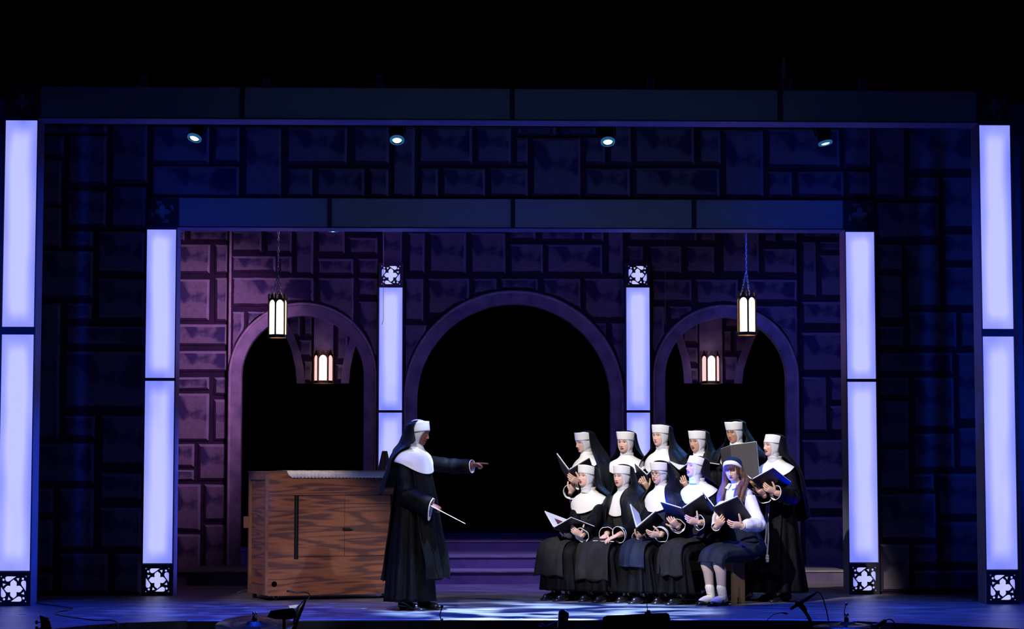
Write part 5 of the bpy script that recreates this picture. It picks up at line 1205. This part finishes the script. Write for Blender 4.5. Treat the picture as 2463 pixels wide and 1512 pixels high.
# ================================================================== STAGE LIGHTS under the beams
def stage_light(px, py, Y, rx, ry, label, size=.085, hidden=False):
    p = P(px, py, Y); t = thing('stage_light', label, 'stage light', p, 0); RX = (Matrix.Rotation(ry, 4, 'Y') @ Matrix.Rotation(rx, 4, 'X'))
    m = MB(); m.tube([(0,0,.0), (0,0,.03), (0,0,.16), (0,0,.20)], [size, size*.95, size*.85, size*.5], 20, rnd=False); m.xform(RX); m.build('housing', 'metal_black', t)
    m = MB(); m.tube([(0,0,-.012), (0,0,.004)], [size*1.02, size*1.02], 24, rnd=False, cap=False); m.tube([(0,0,-.012), (0,0,-.016)], [size*1.02, size*.72], 24, rnd=False, cap=False); m.xform(RX); m.build('front_ring', 'lamp_ring', t)
    m = MB(); m.ball((0,0,-.004), (size*.66, size*.66, .012), 0, 20, 6); m.xform(RX); m.build('lens', 'lamp_lens', t)
    m = MB(); m.tube([(-size*1.1,0,.08), (-size*1.1,0,.22), (0,0,.26), (size*1.1,0,.22), (size*1.1,0,.08)], .008, 6); m.xform(RX); m.build('yoke', 'metal_black', t)
    q = RX @ Vector((0,0,.26)); m = MB(); m.tube([q-Vector((0,0,.01)), q+Vector((0,0,.1)), (q.x, q.y, 7.4-p.z)], .010, 8, rnd=False); m.build('hanging_rod', 'metal_black', t)
for px, py, rx, ry, lab in ((468, 331, -.42, .25, 'stage spotlight under the outer beam, far left, tilted'), (955, 336, -.50, 0, 'stage spotlight under the outer beam, left of centre'), (1462, 340, -.50, 0, 'stage spotlight under the outer beam, right of centre'), (1985, 343, -.18, -.2, 'stage spotlight under the outer beam, far right, mostly side-on')):
    stage_light(px, py, .45, rx, ry, lab, .066)
for px, lab in ((801, 'small lamp peeking below the inner beam at left'), (1240, 'small lamp peeking below the inner beam at centre'), (1668, 'small lamp peeking below the inner beam at right')):
    stage_light(px, 553, 2.15, -.1, 0, lab, .055)
# wires with hooks
for px, yb, hk, lab in ((922, 770, -1, 'thin wire with hook hanging before the left lightbox column'), (1600, 772, 1, 'thin wire with hook hanging left of the right arch')):
    Y = 3.0; m = MB(); a = P(px, 540, Y); c = P(px, yb, Y); m.tube([(a.x, a.y, 7.4), a+Vector((0,0,.3)), c, c+Vector((hk*.012,0,-.035)), c+Vector((-.012 if hk < 0 else .02,0,-.045))], .0022, 6); tag(m.build('hanging_wire', 'chain_grey'), lab, 'wire')
# hanging straps over the outer beam
for px, yt, w_, lab in ((345, 180, 20, 'leftmost dim brown timber strap above the outer beam'), (640, 183, 19, 'dim brown timber strap above beam, just right of its first divider'), (913, 181, 16, 'dim brown timber strap above the beam, left of centre divider'), (1565, 189, 18, 'dim brown timber strap above the beam, right of centre divider'), (1897, 188, 17, 'short wide brown timber strap above the beam\'s right divider'), (1886, 138, 8, 'tall narrow brown timber strap above the beam\'s right divider'), (2075, 189, 18, 'rightmost dim brown timber strap above the outer beam')):
    a = P(px-w_/2, 230, .34); c = P(px+w_/2, yt, .34); m = MB(); m.box((a.x, .34, a.z-.1), (c.x, .36, c.z))
    tag(m.build('timber_strap', 'strap_brown', None, False), lab, 'strap')
# ================================================================== ORCHESTRA PIT
YP = -4.3; PF = -1.6
def px3(px, py, Y=YP): return P(px, py, Y)
# bass guitar headstock
t = thing('bass_guitar', 'dark guitar headstock with tuning pegs at bottom left', 'guitar', px3(112, 1540)); L0 = t.location.copy()
q = lambda px, py, dy=0: px3(px, py, YP+dy)-L0
m = MB(); m.prism([q(95,1479), q(116,1486), q(121,1500), q(127,1530), q(130,1560), q(96,1560), q(98,1500)], (0, .02, 0)); m.build('headstock', 'metal_black', t, False, bevel=.002)
m = MB(); m.tube([q(112,1555)+Vector((0,.01,0)), q(128,1700)+Vector((0,.01,0)), Vector((.25,.02,PF-L0.z+.45))], [.022,.024,.026], 10); m.build('neck', 'wood_edge', t)
m = MB(); m.ball(Vector((.25,.02,PF-L0.z+.23)), (.17,.03,.23), 0, 20, 12); m.build('body', 'metal_black', t)
for yy in (1496, 1510):
    m = MB(); m.tube([q(98,yy), q(90,yy)], .004, 6); m.ball(q(88,yy), (.010,.006,.014), 0, 8, 6); m.build('tuning_peg', 'metal_black', t)
    for xx in (105, 115): m = MB(); m.tube([q(xx,yy-5)+Vector((0,-.014,0)), q(xx+1,yy-5)], .005, 8); m.build('string_post', 'metal_chrome', t)
# cable across the floor
pts = [G(88,1452), G(130,1457), G(165,1462), G(176,1464), G(160,1469), G(140,1472), G(132,1476), G(138,1479), G(165,1484), G(200,1489), G(235,1493), G(262,1492), G(276,1494), G(284,1499)]
A = smooth_rows([[tuple(p+Vector((0,0,.006)))] for p in pts], 70); m = MB(); m.tube([a[0] for a in A]+[tuple(G(286,1500)+Vector((0,-.06,-.02))), tuple(G(287,1500)+Vector((0,-.08,-.5)))], .005, 6); tag(m.build('cable', 'metal_black'), 'black cable snaking across the floor at bottom left', 'cable')
m = MB(); a = G(572,1425); c = G(604,1416); m.tube([a+Vector((0,0,.004)), c+Vector((0,0,.004))], .005, 6); tag(m.build('floor_strip', 'tape_white'), 'thin pale strip on the floor by the crate\'s left corner', 'tape')
# cymbals
def cymbal(px, py, Y, R, label, tx=.1):
    c = P(px, py, Y); t = thing('cymbal', label, 'cymbal', (c.x, c.y, PF)); h = c.z-PF; n = 48
    rows = [[(r*math.cos(2*PI*k/n), r*math.sin(2*PI*k/n), h+dz) for k in range(n)] for r, dz in ((.012,.03),(.05,.028),(.07,.012),(R*.6,.004),(R,-.012))]
    m = MB(); m.grid(rows, 0, True); m.xform(Matrix.Translation((0,0,h)) @ Matrix.Rotation(tx, 4, 'X') @ Matrix.Translation((0,0,-h))); o = m.build('plate', 'cymbal_bronze', t, True, solid=.002)
    m = MB(); m.tube([(0,0,0),(0,0,h+.06)], .010, 8); 
    for k in range(3): m.tube([(0,0,.35),(.3*math.cos(2.1*k),.3*math.sin(2.1*k),.01)], .009, 6)
    m.build('stand', 'metal_black', t); m = MB(); m.tube([(0,0,h+.035),(0,0,h+.05)], .018, 10); m.build('felt', 'metal_black', t)
    m = MB(); 
    for sd in (-1, 1): m.ball((sd*.012, 0, h+.082), (.007,.004,.013), 0, 8, 6)
    m.tube([(0,0,h+.06),(0,0,h+.08)], .006, 8); m.build('wing_nut', 'metal_chrome', t); return t
M['cymbal_bronze'] = mat('cymbal_bronze', (.06, .065, .07), .28, (.03, .035, .04), 30, .2, 90, metal=.8)
cymbal(612, 1500, -2.75, .30, 'cymbal on stand with shiny wing nut, beside the tilted music stand', .20)
cymbal(2036, 1503, -2.75, .26, 'cymbal seen edge-on with pale rim at bottom right', .03)
# music stands
def mstand(pts, Y, label, tilt=.1):
    P_ = [P(x, y, Y) for x, y in pts]; cx = sum(p.x for p in P_)/len(P_); t = thing('music_stand', label, 'music stand', (cx, Y, PF))
    m = MB(); m.prism([p-Vector((cx, Y, PF)) for p in P_], (0, .012, 0)); m.build('desk', 'metal_black', t, False, bevel=.002)
    zc = sum(p.z for p in P_)/len(P_)-PF; m = MB(); m.tube([(0,.03,.02),(0,.03,zc)], .013, 10)
    for k in range(3): m.tube([(0,.03,.30),(.28*math.cos(2.1*k+.5),.03+.28*math.sin(2.1*k+.5),.012)], .008, 6)
    m.build('post', 'metal_black', t); return t
mstand([(1449,1530),(1449,1490),(1452,1483),(1460,1480),(1603,1473),(1609,1476),(1612,1486),(1614,1530)], -2.72, 'wide black music stand below the choir with clip lamp')
mstand([(642,1483),(651,1468),(702,1461),(710,1466),(714,1482),(700,1489),(660,1488)], -3.0, 'tilted black music stand at lower left with sheet paper')
t = thing('clip_lamp', 'thin clip-on lamp standing on the wide music stand', 'lamp', P(1558, 1478, -2.72)); L0 = t.location.copy()
m = MB(); m.box((-.022,-.01,-.03),(.022,.03,.022)); m.box((-.008,-.005,.02),(.018,.02,.035)); m.build('clip', 'metal_black', t, False)
m = MB(); m.tube([Vector((0,0,.03)), P(1556,1455,-2.72)-L0, P(1556,1440,-2.72)-L0, P(1558,1432,-2.72)-L0], [.003,.003,.004,.008], 8); m.build('gooseneck', 'metal_black', t)
# stand arm with gooseneck lamp (lower left)
t = thing('stand_lamp', 'gooseneck lamp on angled arm above the tilted music stand', 'lamp', P(712, 1520, -2.65)); L0 = t.location.copy(); q = lambda x, y: P(x, y, -2.65)-L0
m = MB(); m.tube([q(706,1520), q(712,1490), q(722,1462), q(733,1444)], [.014,.022,.026,.012], 10); m.build('arm', 'metal_black', t)
m = MB(); m.tube([q(733,1446), q(742,1440), q(746,1432), q(742,1426), q(732,1424), q(716,1425), q(704,1423)], .0045, 8); m.tube([q(704,1423), q(691,1421)], [.006,.008], 8); m.build('gooseneck', 'metal_black', t)
m = MB(); m.tube([q(724,1448), q(713,1464)], [.008,.010], 8); m.build('handle', 'plastic_blue', t)
m = MB(); m.prism([q(694,1456), q(719,1453), q(712,1461), q(698,1462)], (0, -.004, 0)); tag(m.build('sheet_paper', 'paper', None, False), 'white sheet of paper peeking above the tilted music stand', 'paper'); bpy.data.objects['sheet_paper'].location = L0
# small microphone near the conductor's feet
t = thing('gooseneck_microphone', 'small black gooseneck microphone at stage edge below conducting nun', 'microphone', P(1062, 1500, -2.6)); L0 = t.location.copy(); q = lambda x, y, Y=-2.6: P(x, y, Y)-L0
m = MB(); m.tube([q(1063,1700), q(1062,1496), q(1058,1478), q(1062,1463)], .0042, 8); m.build('gooseneck', 'metal_black', t); m = MB(); m.ball(q(1063,1458), (.012,.012,.013)); m.build('head', 'metal_black', t)
m = MB(); m.box(tuple(q(1062,1492)+Vector((0,-.01,0))), tuple(q(1066,1487)+Vector((0,0,0)))); m.build('tally', 'tape_pink', t, False)
# blue lamp head
t = thing('desk_lamp', 'blue-lit rounded lamp head poking up from the pit', 'lamp', P(1352, 1500, -2.65)); L0 = t.location.copy(); q = lambda x, y, dy=0: P(x, y, -2.65+dy)-L0
pl = [q(1344,1474), q(1346,1468), q(1352,1465), q(1358,1466), q(1367,1473), q(1369,1476), q(1364,1512), q(1341,1512)]
m = MB(); m.prism(pl, (0, .05, 0)); m.build('head', 'plastic_blue', t, False, bevel=.006)
m = MB(); m.prism([q(1346,1480,-.004), q(1357,1478,-.004), q(1355,1498,-.004), q(1345,1500,-.004)], (0, .004, 0)); m.build('diffuser', 'acrylic_unlit', t, False)
m = MB(); m.tube([q(1343,1492), q(1314,1507)], .006, 8); m.tube([q(1314,1507), q(1304,1499)], .005, 6); m.tube([q(1314,1507), q(1298,1506)], .005, 6); m.tube([q(1314,1507), q(1340,1510)], .003, 6); m.build('arm', 'plastic_blue', t)
m = MB(); m.tube([q(1352,1510), Vector((0,.03,PF-L0.z))], .010, 8); m.build('post', 'metal_black', t)
# boom microphones
def micstand(pts, mic, clip, cab, Y, label):
    o0 = P(*pts[-1], Y); t = thing('microphone_stand', label, 'microphone', o0); q = lambda x, y: P(x, y, Y)-o0
    m = MB(); m.tube([q(*p) for p in pts]+[Vector((.1,.0,PF-o0.z))], [.014]*len(pts)+[.014], 10); m.build('boom', 'metal_black', t)
    m = MB(); m.tube([q(*p) for p in mic], [.011,.013,.017,.015,.011][:len(mic)], 12); m.build('microphone', 'metal_black', t)
    m = MB(); m.tube([q(*p) for p in clip], [.022, .024, .018], 12); m.build('clip', 'metal_black', t)
    A = smooth_rows([[tuple(q(*p))] for p in cab], 26); m = MB(); m.tube([a[0] for a in A], .0045, 8); m.build('cable', 'metal_black', t)
micstand([(1924,1453),(1932,1465),(1942,1478),(1960,1515)], [(1903,1463),(1914,1456),(1926,1448),(1944,1437),(1960,1426)], [(1918,1449),(1926,1454),(1936,1466)], [(1960,1425),(1966,1423),(1973,1427),(1980,1440),(1988,1468),(1994,1500),(1997,1530)], -2.65, 'black boom microphone on a stand below the right end of the choir')
micstand([(2106,1506),(2110,1530)], [(2104,1506),(2116,1500),(2128,1493)], [(2100,1506),(2108,1507),(2114,1500)], [(2126,1494),(2136,1489),(2146,1491),(2152,1500),(2156,1520)], -2.85, 'partly hidden black microphone at bottom right beside the edge-on cymbal')
t = thing('gooseneck_microphone', 'slender curved black microphone below the notched bench end', 'microphone', P(1848, 1500, -2.65)); L0 = t.location.copy(); q = lambda x, y: P(x, y, -2.65)-L0
A = smooth_rows([[tuple(q(*p))] for p in ((1849,1600),(1846,1500),(1851,1486),(1862,1477),(1874,1474),(1882,1473))], 24); m = MB(); m.tube([a[0] for a in A], .0028, 8); m.build('gooseneck', 'metal_black', t)
m = MB(); m.tube([q(1881,1473), q(1888,1474), q(1894,1475)], [.004,.009,.006], 10); m.build('head', 'metal_black', t)
t = thing('gooseneck_microphone', 'ball-tipped thin microphone rising above the edge-on cymbal', 'microphone', P(2033, 1500, -2.65)); L0 = t.location.copy(); q = lambda x, y: P(x, y, -2.65)-L0
A = smooth_rows([[tuple(q(*p))] for p in ((2036,1560),(2033,1495),(2031,1480),(2031,1468),(2034,1456))], 20); m = MB(); m.tube([a[0] for a in A], .0030, 8); m.build('gooseneck', 'metal_black', t)
m = MB(); m.ball(q(2035,1452), .013); m.build('head', 'metal_chrome', t)
# spike tape marks and scraps on the floor
TAPES = [(55,1477,'tape_pink',14,'pink tape mark on the floor right of the left outer post'),(182,1477,'tape_pink',9,'pink tape mark beside the cable bend'),(236,1463,'tape_pink',9,'pink tape mark between the left posts'),(326,1452,'tape_pink',9,'faint pink tape mark near the left inner post'),(396,1459,'tape_pink',8,'small pink tape mark below the left inner post'),(436,1456,'tape_white',9,'pale tape mark right of the left inner post'),
 (517,1452,'tape_yellow',12,'yellow tape mark left of the crate caster'),(594,1461,'tape_green',12,'green tape mark below the crate caster'),(512,1490,'tape_green',9,'bright green tape at the stage edge, lower left'),(302,1497,'tape_pink',9,'red-white tape scrap at the stage edge, far left'),(800,1451,'tape_green',12,'pale green tape mark below the crate'),(875,1463,'tape_green',12,'green tape mark left of the conducting nun'),
 (1665,1460,'tape_white',12,'pale tape mark in front of the seated choir'),(1248,1487,'tape_green',16,'mint tape at the stage edge centre'),(1790,1487,'tape_pink',6,'coral tape at the stage edge below the bench'),(1971,1486,'tape_green',8,'mint tape at the stage edge right of boom microphone'),(2017,1439,'tape_pink',9,'faint pink tape mark left of right inner post'),(2021,1453,'tape_pink',7,'red tape mark beside the ball-tipped microphone'),
 (2073,1459,'tape_white',11,'white tape dash right of ball-tipped microphone'),(2136,1454,'tape_pink',9,'red tape mark between the right posts'),(2187,1496,'tape_pink',9,'coral tape at the stage edge, far right')]
for x, y, mt, w_, lab in TAPES:
    p = G(x, y); h = w_/265/2; m = MB(); a = random.uniform(-.3, .3); m.box((-h, -.02, .0005), (h, .02, .002)); o = m.build('tape_mark', mt, None, False); o.location = p; o.rotation_euler = (0,0,a); tag(o, lab, 'tape')

l = bpy.data.lights.new('pit_lamp', 'POINT'); l.energy = 1.2; l.color = (.75, .8, 1); l.shadow_soft_size = .03; o = bpy.data.objects.new('pit_lamp', l); C.objects.link(o); o.location = P(697, 1432, -2.85)
